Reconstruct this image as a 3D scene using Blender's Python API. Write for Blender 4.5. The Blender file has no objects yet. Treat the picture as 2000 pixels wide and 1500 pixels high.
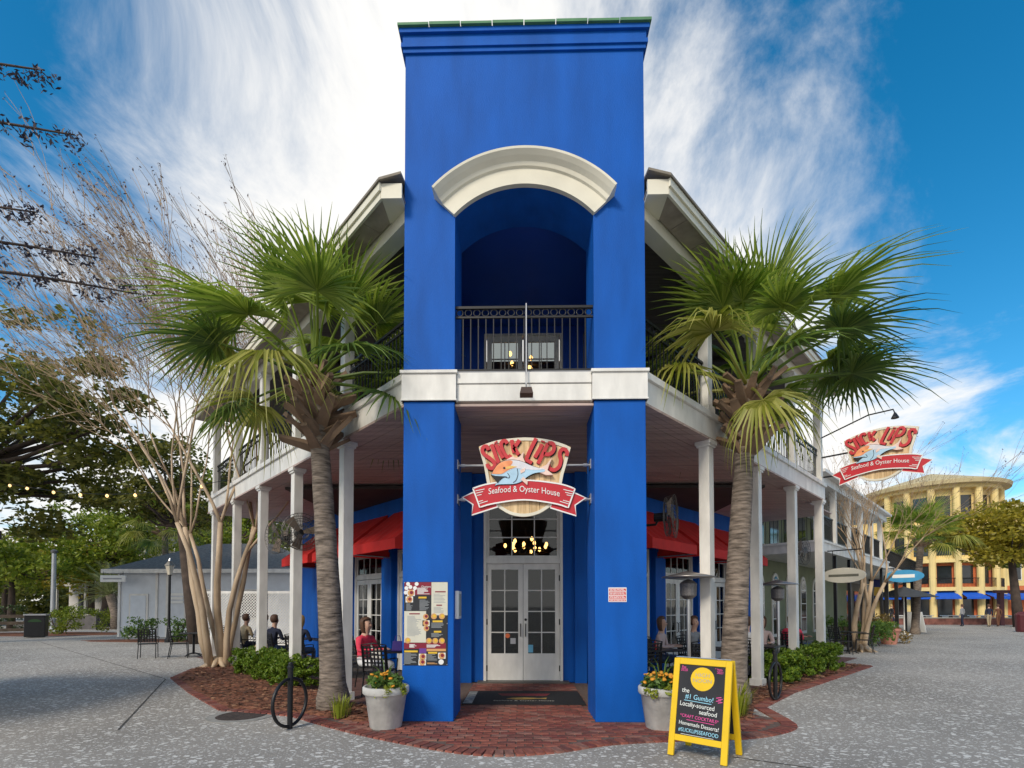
import bpy, bmesh, math, random
import numpy as np
from mathutils import Vector, Matrix
R = math.radians
random.seed(7); RNG = np.random.default_rng(7)
S = .70710678
sc = bpy.context.scene
COL = sc.collection

# ------------------------------------------------------------------ camera, sky, sun, exposure
cam_d = bpy.data.cameras.new('camera'); cam = bpy.data.objects.new('camera', cam_d); COL.objects.link(cam)
cam.location = (-.045, 0, 1.6); cam.rotation_euler = (R(91.5), 0, R(1.05))
cam_d.sensor_width = 36; cam_d.lens = 17.28; cam_d.shift_y = .2045; cam_d.clip_start = .05; cam_d.clip_end = 3000
sc.camera = cam
sc.view_settings.view_transform = 'Standard'; sc.view_settings.look = 'None'
sc.view_settings.exposure = 1.1; sc.view_settings.gamma = 1; sc.view_settings.use_curve_mapping = False

SUN_EL, SUN_AZ = R(36), R(212)      # azimuth clockwise from +Y: the sun stands to the left, a little behind the camera
w = bpy.data.worlds.new('World'); sc.world = w; w.use_nodes = True
nt = w.node_tree; nt.nodes.clear()
def N(t, **k):
    n = nt.nodes.new(t)
    for a, b in k.items(): setattr(n, a, b)
    return n
def L(a, b): nt.links.new(a, b)
out = N('ShaderNodeOutputWorld'); bg = N('ShaderNodeBackground'); bg.inputs[1].default_value = .125
sky = N('ShaderNodeTexSky', sky_type='NISHITA', sun_disc=False, sun_elevation=SUN_EL, sun_rotation=SUN_AZ)
sky.air_density = 1.0; sky.dust_density = .3; sky.ozone_density = 3.0
hs = N('ShaderNodeHueSaturation'); hs.inputs['Saturation'].default_value = 1.38; hs.inputs['Value'].default_value = .66; hs.inputs['Hue'].default_value = .487
L(sky.outputs[0], hs.inputs['Color'])
tc = N('ShaderNodeTexCoord'); sep = N('ShaderNodeSeparateXYZ'); L(tc.outputs['Generated'], sep.inputs[0])
def MA(op, a, b=None, c=None):
    n = N('ShaderNodeMath', operation=op)
    for i, v in enumerate((a, b, c)):
        if v is None: continue
        if isinstance(v, (int, float)): n.inputs[i].default_value = v
        else: L(v, n.inputs[i])
    return n.outputs[0]
zc = MA('MAXIMUM', sep.outputs[2], .06)
u = MA('DIVIDE', sep.outputs[0], MA('ADD', zc, .25)); v = MA('DIVIDE', sep.outputs[1], MA('ADD', zc, .25))
# high streaky cloud laid out on a flat layer; streaks run from far left-of-centre up to the near right
cmb = N('ShaderNodeCombineXYZ')
L(MA('MULTIPLY', MA('SUBTRACT', MA('MULTIPLY', u, .85), MA('MULTIPLY', v, .55)), .80), cmb.inputs[0])
L(MA('MULTIPLY', MA('ADD', MA('MULTIPLY', u, .55), MA('MULTIPLY', v, .85)), .62), cmb.inputs[1])
n1 = N('ShaderNodeTexNoise'); n1.inputs['Scale'].default_value = 2.6; n1.inputs['Detail'].default_value = 13; n1.inputs['Roughness'].default_value = .64
n1.inputs['Distortion'].default_value = .5
L(cmb.outputs[0], n1.inputs['Vector'])
# cloud bank behind the building; unseen mirror copy added behind camera whitens ambient light
az = MA('ARCTAN2', sep.outputs[0], MA('ABSOLUTE', sep.outputs[1]))
bank = MA('SUBTRACT', 1.0, MA('MULTIPLY', MA('POWER', MA('ABSOLUTE', MA('ADD', az, .04)), 1.6), 1.75))
low = MA('SUBTRACT', .42, MA('MULTIPLY', sep.outputs[2], .95))
cov = MA('ADD', MA('ADD', MA('MULTIPLY', MA('MAXIMUM', bank, -.35), .55), MA('ADD', MA('MULTIPLY', n1.outputs['Fac'], 1.7), -.33)), MA('MAXIMUM', low, -.2))
rmp = N('ShaderNodeMapRange'); rmp.interpolation_type = 'SMOOTHSTEP'
rmp.inputs['From Min'].default_value = .40; rmp.inputs['From Max'].default_value = .88
L(cov, rmp.inputs['Value'])
mx = N('ShaderNodeMix', data_type='RGBA'); L(rmp.outputs[0], mx.inputs['Factor']); L(hs.outputs[0], mx.inputs['A'])
mx.inputs['B'].default_value = (3.9, 3.85, 3.75, 1)
L(mx.outputs['Result'], bg.inputs[0]); L(bg.outputs[0], out.inputs[0])
sun_d = bpy.data.lights.new('sun', 'SUN'); sun = bpy.data.objects.new('sun', sun_d); COL.objects.link(sun)
sun_d.energy = 1.25; sun_d.angle = R(16); sun_d.color = (1, .90, .74)
sd = Vector((math.sin(SUN_AZ)*math.cos(SUN_EL), math.cos(SUN_AZ)*math.cos(SUN_EL), math.sin(SUN_EL)))
sun.rotation_euler = sd.to_track_quat('Z', 'Y').to_euler(); sun.location = (-20, -10, 30)

# ------------------------------------------------------------------ materials
MATS = {}
def M(name, col, rough=.6, var=.12, scale=4., bump=0., bscale=40., metal=0., spec=.4, col2=None, stretch=(1,1,1), emit=0, coord='Object'):
    if name in MATS: return MATS[name]
    m = bpy.data.materials.new(name); m.use_nodes = True; t = m.node_tree; b = t.nodes['Principled BSDF']
    b.inputs['Roughness'].default_value = rough; b.inputs['Metallic'].default_value = metal
    b.inputs['Specular IOR Level'].default_value = spec
    c = t.nodes.new('ShaderNodeTexCoord'); mp = t.nodes.new('ShaderNodeMapping'); mp.inputs['Scale'].default_value = stretch
    t.links.new(c.outputs[coord], mp.inputs[0])
    n = t.nodes.new('ShaderNodeTexNoise'); n.inputs['Scale'].default_value = scale; n.inputs['Detail'].default_value = 6
    t.links.new(mp.outputs[0], n.inputs['Vector'])
    r = t.nodes.new('ShaderNodeValToRGB'); r.color_ramp.elements[0].position = .3; r.color_ramp.elements[1].position = .7
    c2 = col2 or col
    r.color_ramp.elements[0].color = tuple(x*(1-var) for x in col)+(1,)
    r.color_ramp.elements[1].color = tuple(min(1, x*(1+var)) for x in c2)+(1,)
    t.links.new(n.outputs['Fac'], r.inputs[0]); t.links.new(r.outputs[0], b.inputs['Base Color'])
    if emit:
        b.inputs['Emission Color'].default_value = tuple(col)+(1,); b.inputs['Emission Strength'].default_value = emit
    if bump:
        n2 = t.nodes.new('ShaderNodeTexNoise'); n2.inputs['Scale'].default_value = bscale; n2.inputs['Detail'].default_value = 4
        t.links.new(mp.outputs[0], n2.inputs['Vector'])
        bp = t.nodes.new('ShaderNodeBump'); bp.inputs['Strength'].default_value = bump; bp.inputs['Distance'].default_value = .02
        t.links.new(n2.outputs['Fac'], bp.inputs['Height']); t.links.new(bp.outputs[0], b.inputs['Normal'])
    MATS[name] = m; return m
def leafmat(name, c1, c2, trans=.35):
    m = bpy.data.materials.new(name); m.use_nodes = True; t = m.node_tree; b = t.nodes['Principled BSDF']
    g = t.nodes.new('ShaderNodeNewGeometry'); r = t.nodes.new('ShaderNodeValToRGB')
    r.color_ramp.elements[0].color = tuple(c1)+(1,); r.color_ramp.elements[1].color = tuple(c2)+(1,)
    t.links.new(g.outputs['Random Per Island'], r.inputs[0]); t.links.new(r.outputs[0], b.inputs['Base Color'])
    b.inputs['Roughness'].default_value = .5
    tr = t.nodes.new('ShaderNodeBsdfTranslucent'); t.links.new(r.outputs[0], tr.inputs[0])
    ms = t.nodes.new('ShaderNodeMixShader'); ms.inputs[0].default_value = trans
    t.links.new(b.outputs[0], ms.inputs[1]); t.links.new(tr.outputs[0], ms.inputs[2])
    t.links.new(ms.outputs[0], t.nodes['Material Output'].inputs[0]); MATS[name] = m; return m
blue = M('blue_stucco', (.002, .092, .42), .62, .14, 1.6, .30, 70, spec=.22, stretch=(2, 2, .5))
dblue = M('shaded_blue_stucco', (.002, .055, .36), .55, .08, 1.5, .1, 60)  # the blue stucco again, with the loggia's shade put into a darker colour
white = M('white_paint', (.74, .72, .68), .5, .13, 5, .08, 30, stretch=(1, 1, .4))
cream = M('cream_trim', (.72, .68, .56), .55, .08, 2, .05, 30)
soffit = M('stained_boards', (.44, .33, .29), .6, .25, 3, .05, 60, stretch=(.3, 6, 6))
iron = M('black_iron', (.012, .012, .014), .4, .2, 8)
steel = M('brushed_steel', (.55, .55, .56), .3, .1, 6, metal=.9)
redcan = M('red_canvas', (.64, .025, .02), .75, .10, 3, .08, 120)
greentile = M('green_roof_metal', (.08, .22, .10), .5, .15, 5)
shingle = M('grey_shingles', (.10, .10, .105), .8, .3, 9, .3, 30, stretch=(1, 1, 3))
brickm = M('red_brick', (.22, .075, .055), .85, .35, 2.5, .3, 50, col2=(.30, .12, .09), coord='Generated')
brickm2 = M('dark_brick', (.15, .06, .05), .85, .35, 2.5, .3, 50, col2=(.24, .10, .08))
mortar = M('sand_joint', (.13, .09, .075), .95, .3, 20, .3, 80)
mulch = M('pine_mulch', (.13, .05, .028), .95, .5, 14, .8, 60, col2=(.20, .08, .045))
yellowp = M('yellow_paint', (.78, .50, .008), .5, .06, 4, .05, 60)
slate = M('chalkboard', (.022, .022, .026), .7, .25, 5)
barkp = M('palm_bark', (.13, .10, .08), .92, .45, 3.2, 1.0, 9, stretch=(1.6, 1.6, 9), col2=(.23, .185, .15))
boot = M('palm_boot', (.26, .17, .11), .85, .35, 5, .4, 30)
barkc = M('smooth_tan_bark', (.38, .27, .17), .65, .3, 3, .1, 20, stretch=(1, 1, .35), col2=(.50, .38, .26))
twigm = M('twig_bark', (.36, .25, .15), .7, .3, 3); rooftrim = M('brown_roof_edge', (.22, .19, .15), .7, .2, 5); hutroof = M('hut_shingles', (.17, .155, .14), .85, .3, 9, .3, 30)
barkd = M('dark_bark', (.07, .05, .04), .9, .3, 4, .6, 20)
potm = M('weathered_pot', (.50, .49, .47), .8, .22, 5, .2, 25)
terra = M('terracotta', (.50, .22, .16), .8, .15, 5, .1, 25)
greenw = M('sage_wall', (.20, .22, .13), .7, .1, 2, .1, 60)
greyblue = M('pale_blue_siding', (.66, .70, .75), .6, .06, 3)
wood = M('barrel_wood', (.62, .40, .19), .6, .3, 2.2, .1, 40, stretch=(7, 7, 1), col2=(.70, .52, .30))
fence_w = M('weathered_wood', (.20, .15, .11), .85, .3, 4, .2, 30)
redsign = M('sign_red', (.52, .022, .035), .45, .05, 4)
redlet = M('letter_red', (.55, .035, .045), .45, .05, 4)
whitep = M('sign_white', (.82, .82, .80), .5, .03, 4)
blackp = M('sign_black', (.015, .015, .018), .5, .1, 4)
orangef = M('fish_orange', (.80, .20, .07), .5, .2, 6, col2=(.85, .36, .16))
bluef = M('fish_blue', (.42, .62, .78), .5, .12, 8)
pinkf = M('fish_pink', (.82, .60, .52), .5, .1, 8)
skin = M('skin', (.56, .34, .25), .55, .06, 6)
hairb = M('brown_hair', (.10, .05, .03), .6, .3, 30)
hairy = M('fair_hair', (.42, .27, .11), .6, .3, 30)
bulbm = M('warm_bulb', (1, .50, .14), .4, 0, 4, emit=6); stringm = M('string_bulb', (1, .62, .25), .4, 0, 4, emit=.9)
yel = M('rotunda_sunlit_cream', (.78, .60, .26), .7, .1, .6, .05, 20)  # warm cream wall, with the sun's yellow light put into the colour too
org = M('orange_stucco', (.62, .17, .06), .7, .12, .6)
bluecan = M('blue_canvas', (.01, .10, .55), .7, .08, 2)
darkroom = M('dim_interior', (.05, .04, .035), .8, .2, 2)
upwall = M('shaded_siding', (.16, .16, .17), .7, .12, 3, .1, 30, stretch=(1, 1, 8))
def glassmat():
    m = bpy.data.materials.new('window_glass'); m.use_nodes = True; t = m.node_tree; t.nodes.remove(t.nodes['Principled BSDF'])
    tr = t.nodes.new('ShaderNodeBsdfTransparent'); tr.inputs[0].default_value = (.55, .58, .58, 1)
    gl = t.nodes.new('ShaderNodeBsdfGlossy'); gl.inputs['Roughness'].default_value = .03
    f = t.nodes.new('ShaderNodeFresnel'); f.inputs[0].default_value = 1.6
    ms = t.nodes.new('ShaderNodeMixShader'); t.links.new(f.outputs[0], ms.inputs[0]); t.links.new(tr.outputs[0], ms.inputs[1]); t.links.new(gl.outputs[0], ms.inputs[2])
    t.links.new(ms.outputs[0], t.nodes['Material Output'].inputs[0]); return m
glass = glassmat()
dglass = M('dark_window_glass', (.02, .025, .03), .08, .2, 2, spec=.7)
def shell():
    m = bpy.data.materials.new('shell_concrete'); m.use_nodes = True; t = m.node_tree; b = t.nodes['Principled BSDF']; b.inputs['Roughness'].default_value = .85
    c = t.nodes.new('ShaderNodeTexCoord')
    def nz(s, d=6):
        n = t.nodes.new('ShaderNodeTexNoise'); n.inputs['Scale'].default_value = s; n.inputs['Detail'].default_value = d; t.links.new(c.outputs['Object'], n.inputs['Vector']); return n
    def mth(op, a, bb):
        n = t.nodes.new('ShaderNodeMath'); n.operation = op
        for i, x in enumerate((a, bb)):
            if isinstance(x, (int, float)): n.inputs[i].default_value = x
            else: t.links.new(x, n.inputs[i])
        return n.outputs[0]
    a = nz(.35, 5); a2 = nz(30, 4)
    r = t.nodes.new('ShaderNodeValToRGB'); r.color_ramp.elements[0].position = .3; r.color_ramp.elements[1].position = .72
    r.color_ramp.elements[0].color = (.20, .185, .168, 1); r.color_ramp.elements[1].color = (.42, .385, .345, 1)
    t.links.new(mth('ADD', mth('MULTIPLY', a.outputs['Fac'], .65), mth('MULTIPLY', a2.outputs['Fac'], .35)), r.inputs[0])
    def speck(scale, thr, seed):
        mp = t.nodes.new('ShaderNodeMapping'); mp.inputs['Location'].default_value = (seed, seed*2, 0); mp.inputs['Rotation'].default_value = (0, 0, seed)
        mp.inputs['Scale'].default_value = (1, 1.5, 0)
        w_ = nz(scale*1.5, 2); ad = t.nodes.new('ShaderNodeVectorMath'); ad.operation = 'MULTIPLY_ADD'; ad.inputs[1].default_value = (.05, .05, 0)
        t.links.new(w_.outputs['Color'], ad.inputs[0]); t.links.new(c.outputs['Object'], ad.inputs[2]); t.links.new(ad.outputs[0], mp.inputs[0])
        v = t.nodes.new('ShaderNodeTexVoronoi'); v.inputs['Scale'].default_value = scale; t.links.new(mp.outputs[0], v.inputs['Vector'])
        sp = t.nodes.new('ShaderNodeSeparateColor'); t.links.new(v.outputs['Color'], sp.inputs[0])
        return mth('LESS_THAN', v.outputs['Distance'], mth('MULTIPLY', mth('POWER', sp.outputs[0], 1.35), thr))
    s = mth('MAXIMUM', mth('MAXIMUM', speck(9, .40, .3), speck(17, .42, 1.7)), speck(34, .40, 2.9))
    mxn = t.nodes.new('ShaderNodeMix'); mxn.data_type = 'RGBA'; t.links.new(mth('MULTIPLY', s, .85), mxn.inputs['Factor']); t.links.new(r.outputs[0], mxn.inputs['A']); mxn.inputs['B'].default_value = (.74, .72, .68, 1)
    t.links.new(mxn.outputs['Result'], b.inputs['Base Color'])
    bp = t.nodes.new('ShaderNodeBump'); bp.inputs['Strength'].default_value = .5; bp.inputs['Distance'].default_value = .01
    t.links.new(mth('ADD', a2.outputs['Fac'], s), bp.inputs['Height']); t.links.new(bp.outputs[0], b.inputs['Normal']); return m
shellm = shell()

# ------------------------------------------------------------------ mesh helpers
class MB:
    def __init__(s): s.v = []; s.f = []; s.mi = []
    def add(s, vs, fs, mi=0):
        o = len(s.v); s.v += [tuple(p) for p in vs]; s.f += [tuple(i+o for i in f) for f in fs]; s.mi += [mi]*len(fs); return s
    def hexa(s, c, mi=0): return s.add(c, [(0,3,2,1),(4,5,6,7),(0,1,5,4),(1,2,6,5),(2,3,7,6),(3,0,4,7)], mi)
    def box(s, x0, x1, y0, y1, z0, z1, mi=0):
        return s.hexa([(x0,y0,z0),(x1,y0,z0),(x1,y1,z0),(x0,y1,z0),(x0,y0,z1),(x1,y0,z1),(x1,y1,z1),(x0,y1,z1)], mi)
    def prism(s, poly, fn0, fn1, mi=0):                       # polygon (2-d) mapped by fn0 / fn1 to 3-d, closed solid
        n = len(poly); a = [fn0(*p) for p in poly]; b = [fn1(*p) for p in poly]
        return s.add(a+b, [tuple(range(n))[::-1], tuple(range(n, 2*n))]+[(i, (i+1) % n, n+(i+1) % n, n+i) for i in range(n)], mi)
    def tube(s, pts, rad, seg=8, mi=0, caps=True, sq=1.):
        pts = [Vector(p) for p in pts]; n = len(pts)
        if isinstance(rad, (int, float)): rad = [rad]*n
        up = None; vs = []
        for i, p in enumerate(pts):
            d = (pts[min(i+1, n-1)]-pts[max(i-1, 0)]).normalized()
            if up is None:
                up = Vector((0, 0, 1)) if abs(d.z) < .9 else Vector((1, 0, 0))
            a = d.cross(up).normalized(); up = a.cross(d).normalized()
            for k in range(seg):
                th = 2*math.pi*k/seg; vs.append(p+(a*math.cos(th)+up*math.sin(th)*sq)*rad[i])
        fs = [(i*seg+k, i*seg+(k+1) % seg, (i+1)*seg+(k+1) % seg, (i+1)*seg+k) for i in range(n-1) for k in range(seg)]
        if caps: fs += [tuple(range(seg))[::-1], tuple((n-1)*seg+k for k in range(seg))]
        return s.add(vs, fs, mi)
    def lathe(s, prof, c=(0,0,0), seg=20, mi=0):
        n = len(prof); vs = [(c[0]+r*math.cos(2*math.pi*k/seg), c[1]+r*math.sin(2*math.pi*k/seg), c[2]+z) for r, z in prof for k in range(seg)]
        fs = [(i*seg+k, i*seg+(k+1) % seg, (i+1)*seg+(k+1) % seg, (i+1)*seg+k) for i in range(n-1) for k in range(seg)]
        fs += [tuple(range(seg))[::-1], tuple((n-1)*seg+k for k in range(seg))]
        return s.add(vs, fs, mi)
    def ribbon(s, pts, wd, y0, y1, mi=0):                     # flat stroke in x-z, thickness y0..y1
        pts = [Vector(p) for p in pts]; n = len(pts); l = []; r = []
        for i, p in enumerate(pts):
            d = (pts[min(i+1, n-1)]-pts[max(i-1, 0)]).normalized(); k = wd[i] if isinstance(wd, (list, tuple)) else wd
            q = Vector((-d.y, d.x))*k/2; l.append(p+q); r.append(p-q)
        poly = l+r[::-1]
        a = [(p.x, y0, p.y) for p in poly]; b = [(p.x, y1, p.y) for p in poly]; m = 2*n
        fs = [(i, i+1, m-2-i, m-1-i) for i in range(n-1)]+[(m+m-1-i, m+m-2-i, m+i+1, m+i) for i in range(n-1)]+[(i, m+i, m+(i+1) % m, (i+1) % m) for i in range(m)]
        return s.add(a+b, fs, mi)
    def xf(s, mat, start=0):
        s.v[start:] = [tuple(mat @ Vector(p)) for p in s.v[start:]]; return s
    def mesh(s, name, mats, smooth=False):
        me = bpy.data.meshes.new(name); me.from_pydata(s.v, [], s.f)
        for m in (mats if isinstance(mats, (list, tuple)) else [mats]): me.materials.append(m)
        me.polygons.foreach_set('material_index', s.mi)
        if smooth: me.polygons.foreach_set('use_smooth', [True]*len(s.f))
        bm = bmesh.new(); bm.from_mesh(me); bmesh.ops.recalc_face_normals(bm, faces=bm.faces); bm.to_mesh(me); bm.free()
        me.update(); return me
    def build(s, name, mats, parent=None, smooth=False, local=False, bevel=0):
        o = put(name, s.mesh(name, mats, smooth), parent)
        if not local and parent: o.location = -wloc(parent)
        if bevel:
            b = o.modifiers.new('bevel', 'BEVEL'); b.width = bevel; b.segments = 2; b.limit_method = 'ANGLE'
        return o
def wloc(o):
    p = Vector(o.location)
    return p+wloc(o.parent) if o.parent else p
def put(name, me, parent=None, loc=(0,0,0), rz=0):
    o = bpy.data.objects.new(name, me); COL.objects.link(o); o.parent = parent; o.location = loc; o.rotation_euler = (0, 0, rz); return o
def tag(o, label, cat, group=None, kind=None):
    if label: o['label'] = label
    if cat: o['category'] = cat
    if group: o['group'] = group
    if kind: o['kind'] = kind
    return o
def thing(name, label, cat, loc=(0,0,0), rz=0, group=None):
    o = bpy.data.objects.new(name, None); COL.objects.link(o); o.location = loc; o.rotation_euler = (0, 0, rz); o.empty_display_size = .2
    return tag(o, label, cat, group)
def clone(src, loc, rz, label=None, parent=None):
    def cp(o, par):
        c = o.copy(); COL.objects.link(c); c.parent = par
        for ch in list(o.children): cp(ch, c)
        return c
    c = cp(src, parent); c.location = loc; c.rotation_euler = (0, 0, rz)
    if label: c['label'] = label
    return c
def struct(o): o['kind'] = 'structure'; return o
def text(body, size, align='CENTER', ext=.0015, shear=0, sx=1.):
    cu = bpy.data.curves.new('txt', 'FONT'); cu.body = body; cu.size = size; cu.extrude = ext; cu.align_x = align; cu.shear = shear; cu.resolution_u = 3
    ob = bpy.data.objects.new('txt', cu); COL.objects.link(ob); bpy.context.view_layer.update()
    me = bpy.data.meshes.new_from_object(ob.evaluated_get(bpy.context.evaluated_depsgraph_get()))
    bpy.data.objects.remove(ob); me.transform(Matrix(((sx,0,0,0),(0,0,-1,0),(0,1,0,0),(0,0,0,1)))); return me   # stands in x-z, faces -y
def Wp(s, t, o, z): return (s*(1.70+S*(t+o)), 6.85+S*(t-o), z)      # wing frame: t along the porch edge, o outward
def wbox(mb, s, t0, t1, o0, o1, z0, z1, mi=0):
    return mb.hexa([Wp(s,t0,o0,z0), Wp(s,t1,o0,z0), Wp(s,t1,o1,z0), Wp(s,t0,o1,z0), Wp(s,t0,o0,z1), Wp(s,t1,o0,z1), Wp(s,t1,o1,z1), Wp(s,t0,o1,z1)], mi)

# ------------------------------------------------------------------ ground
g = MB(); g.add([(-900,-900,0),(900,-900,0),(900,900,0),(-900,900,0)], [(0,1,2,3)]); struct(g.build('ground', shellm))
def sheet(name, poly, z, mat):
    b = MB(); b.prism(poly, lambda x, y: (x, y, z-.03), lambda x, y: (x, y, z)); return struct(b.build(name, mat))
def bez(pts, n=8):                                             # smooth curve through points
    out_ = []
    P = [Vector(p) for p in pts]
    for i in range(len(P)-1):
        a, b, c, d = P[max(i-1,0)], P[i], P[i+1], P[min(i+2,len(P)-1)]
        for k in range(n):
            t = k/n; out_.append(.5*((2*b)+(c-a)*t+(2*a-5*b+4*c-d)*t*t+(3*b-a-3*c+d)*t**3))
    return [tuple(q) for q in out_+[P[-1]]]
curve = bez([(-3.35,7.2),(-2.35,6.42),(-1.35,5.78),(-.48,5.38),(.25,5.46),(.95,5.80),(1.8,5.98),(2.75,6.12),(3.45,6.55),(3.62,7.0)], 8)
apron_poly = [tuple(c[:2]) for c in curve]+[(3.3,7.5),(1.75,7.65),(1.3,10.3),(-1.3,10.3),(-1.75,7.65),(-3.1,7.6)]
apron = sheet('brick_apron', apron_poly, .006, mortar)
def inside(x, y, poly):
    c = False; n = len(poly)
    for i in range(n):
        (x1, y1), (x2, y2) = poly[i], poly[(i+1) % n]
        if (y1 > y) != (y2 > y) and x < (x2-x1)*(y-y1)/(y2-y1)+x1: c = not c
    return c
def brick_mesh(l, wd, h, mat):
    b = MB(); e = .006
    b.add([(-l/2,-wd/2,-.02),(l/2,-wd/2,-.02),(l/2,wd/2,-.02),(-l/2,wd/2,-.02),(-l/2+e,-wd/2+e,h),(l/2-e,-wd/2+e,h),(l/2-e,wd/2-e,h),(-l/2+e,wd/2-e,h)],
          [(4,5,6,7),(0,1,5,4),(1,2,6,5),(2,3,7,6),(3,0,4,7)]); return b
bmats = [M('brick_%d' % i, c, .85, .3, 9, .3, 60) for i, c in enumerate([(.20,.062,.045),(.26,.085,.06),(.15,.055,.045),(.24,.11,.085),(.18,.05,.04)])]
bmeshes = [brick_mesh(.198, .098, .012, m).mesh('brick', m) for m in bmats]
bricks = []
for j in range(60):
    for i in range(-20, 20):
        x = i*.206+(.103 if j % 2 else 0); y = 5.35+j*.106
        ok = all(inside(x+dx, y+dy, apron_poly) for dx in (-.1,.1) for dy in (-.05,.05))
        if ok and not (abs(x) > .93 and y > 6.78 and abs(x) < 1.75) and min((x-c[0])**2+(y-c[1])**2 for c in curve) > .028: bricks.append((x, y))
bricks.sort(key=lambda p: p[1]+abs(p[0])*.3)
rest = [MB() for _ in bmats]
for k, (x, y) in enumerate(bricks):
    i = random.randrange(5); z = .004+random.uniform(-.002,.003); rz = random.uniform(-.015,.015)
    if k < 230: put('brick', bmeshes[i], apron, (x, y, z), rz)
    else:
        s0 = len(rest[i].v); b = brick_mesh(.198,.098,.012,None); rest[i].add(b.v, b.f); rest[i].xf(Matrix.Translation((x,y,z)) @ Matrix.Rotation(rz,4,'Z'), s0)
allb = MB()
for i, b in enumerate(rest): allb.add(b.v, b.f, i)
tag(allb.build('brick_field', bmats, apron), None, None, kind='stuff')
def along(pts, step):
    P = [Vector(p[:2]) for p in pts]; res = []; d = 0; nxt = step/2
    for a, b in zip(P, P[1:]):
        l = (b-a).length
        while nxt <= d+l:
            q = a+(b-a)*((nxt-d)/l); res.append((q.x, q.y, math.atan2(b.y-a.y, b.x-a.x))); nxt += step
        d += l
    return res
def edging(pts, parent, step=.108, count=300):
    for k, (x, y, a) in enumerate(along(pts, step)):
        put('brick', random.choice(bmeshes), parent, (x, y, .008+random.uniform(0,.004)), a+math.pi/2+random.uniform(-.03,.03))
edging(curve, apron)
left_bed = [(-8.35,12.45),(-7.74,10.85),(-6.1,9.05),(-4.6,7.55),(-3.35,7.3),(-2.3,6.75),(-1.75,7.0),(-1.78,7.1),(-3.5,8.75),(-8.0,13.25)]
right_bed = [(1.75,7.0),(2.3,6.7),(3.2,7.0),(3.65,7.9),(4.9,9.35),(9.15,13.35),(8.75,13.8),(4.4,9.5),(1.78,7.1)]
def bed(name, poly):
    b = bmesh.new(); vs = [b.verts.new((x, y, .012)) for x, y in poly]; f = b.faces.new(vs)
    bmesh.ops.triangulate(b, faces=[f])
    for _ in range(4): bmesh.ops.subdivide_edges(b, edges=[e for e in b.edges if e.calc_length() > .16], cuts=1, use_grid_fill=True)
    edge = {v for e in b.edges if e.is_boundary for v in e.verts}
    for v_ in b.verts:
        if v_ not in edge: v_.co.z += .03+random.uniform(-.012,.018)
    me = bpy.data.meshes.new(name); bmesh.ops.triangulate(b, faces=b.faces); b.to_mesh(me); b.free(); me.materials.append(mulch)
    return struct(put(name, me))
bl = bed('mulch_bed_left', left_bed); br = bed('mulch_bed_right', right_bed)
edging([(-8.35,12.45),(-7.74,10.85),(-6.1,9.05),(-4.6,7.55),(-3.35,7.2)], bl)
edging([(3.62,7.0),(3.72,7.9),(4.95,9.28),(9.25,13.35),(8.85,13.85)], br)
chips = MB()                                                    # loose bark chips and pine straw on the beds
for poly in (left_bed, right_bed):
    xs = [p[0] for p in poly]; ys = [p[1] for p in poly]; c = 0
    while c < 1500:
        x, y = random.uniform(min(xs), max(xs)), random.uniform(min(ys), max(ys))
        if inside(x, y, poly):
            l, wd, a = random.uniform(.02,.06), random.uniform(.006,.016), random.uniform(0,6.3); s0 = len(chips.v)
            chips.add([(-l,-wd,0),(l,-wd,0),(l,wd,.004),(-l,wd,.004)], [(0,1,2,3)], random.randrange(3)); c += 1
            chips.xf(Matrix.Translation((x,y,.055)) @ Matrix.Rotation(a,4,'Z') @ Matrix.Rotation(random.uniform(-.5,.5),4,'X'), s0)
tag(chips.build('bark_chips', [mulch, M('pale_chip',(.30,.16,.09),.9), M('dark_chip',(.06,.03,.02),.9)]), 'reddish brown bark chips and straw scattered over the mulch beds', 'mulch', kind='stuff')
pf = MB()
for s in (-1, 1): wbox(pf, s, .0, 12.2, -6, .05, -.03, .0045)
pf.box(-1.72, 1.72, 7.62, 10.4, -.03, .003); struct(pf.build('porch_floor', M('porch_brick', (.13,.065,.055), .85, .3, 6, .2, 40)))
# joints in the paving: thin dark cut lines
for name, a, b in (('paving_joint', (-5.25,6.3), (-7.85,10.7)), ('paving_joint', (-7.85,10.7), (-22,22)), ('paving_joint', (2.2,5.3), (6.0,3.2)), ('paving_joint', (17,13), (33,36))):
    d = (Vector(b)-Vector(a)).normalized(); n = Vector((-d.y, d.x))*.012
    j = MB(); j.add([(a[0]-n.x,a[1]-n.y,.004),(b[0]-n.x,b[1]-n.y,.004),(b[0]+n.x,b[1]+n.y,.004),(a[0]+n.x,a[1]+n.y,.004)], [(0,1,2,3)]); struct(j.build(name, M('joint_dirt',(.07,.065,.06),.95,.4,8)))

# ------------------------------------------------------------------ the blue corner restaurant
B = thing('restaurant_building', 'blue two-storey corner restaurant with square tower, white porches and red awnings', 'building', (0, 8.6, 0))
F = 6.83; OH = .98; TH = 1.70; BK = 7.60
for s in (-1, 1):
    p = MB(); a, b = sorted((s*OH, s*TH)); p.box(a, b, F, BK, 0, 4.485); p.build('pillar', blue, B, bevel=.012)
    p = MB(); p.box(a, b, F, BK, 4.915, 7.20); p.build('tower_pier', blue, B)
    p = MB(); p.box(a-.025, b+.025, F-.03, BK, 4.485, 4.87); p.box(a-.045, b+.045, F-.055, BK, 4.87, 4.915); p.box(a-.035, b+.035, F-.04, BK, 4.485, 4.51)
    p.build('band_block', white, B, bevel=.006)
p = MB(); p.box(-OH+.03, OH-.03, F+.03, BK-.02, 4.50, 4.74); p.box(-OH+.03, OH-.03, F+.012, BK-.02, 4.745, 4.90); p.build('band_panel', white, B, bevel=.006)
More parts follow.
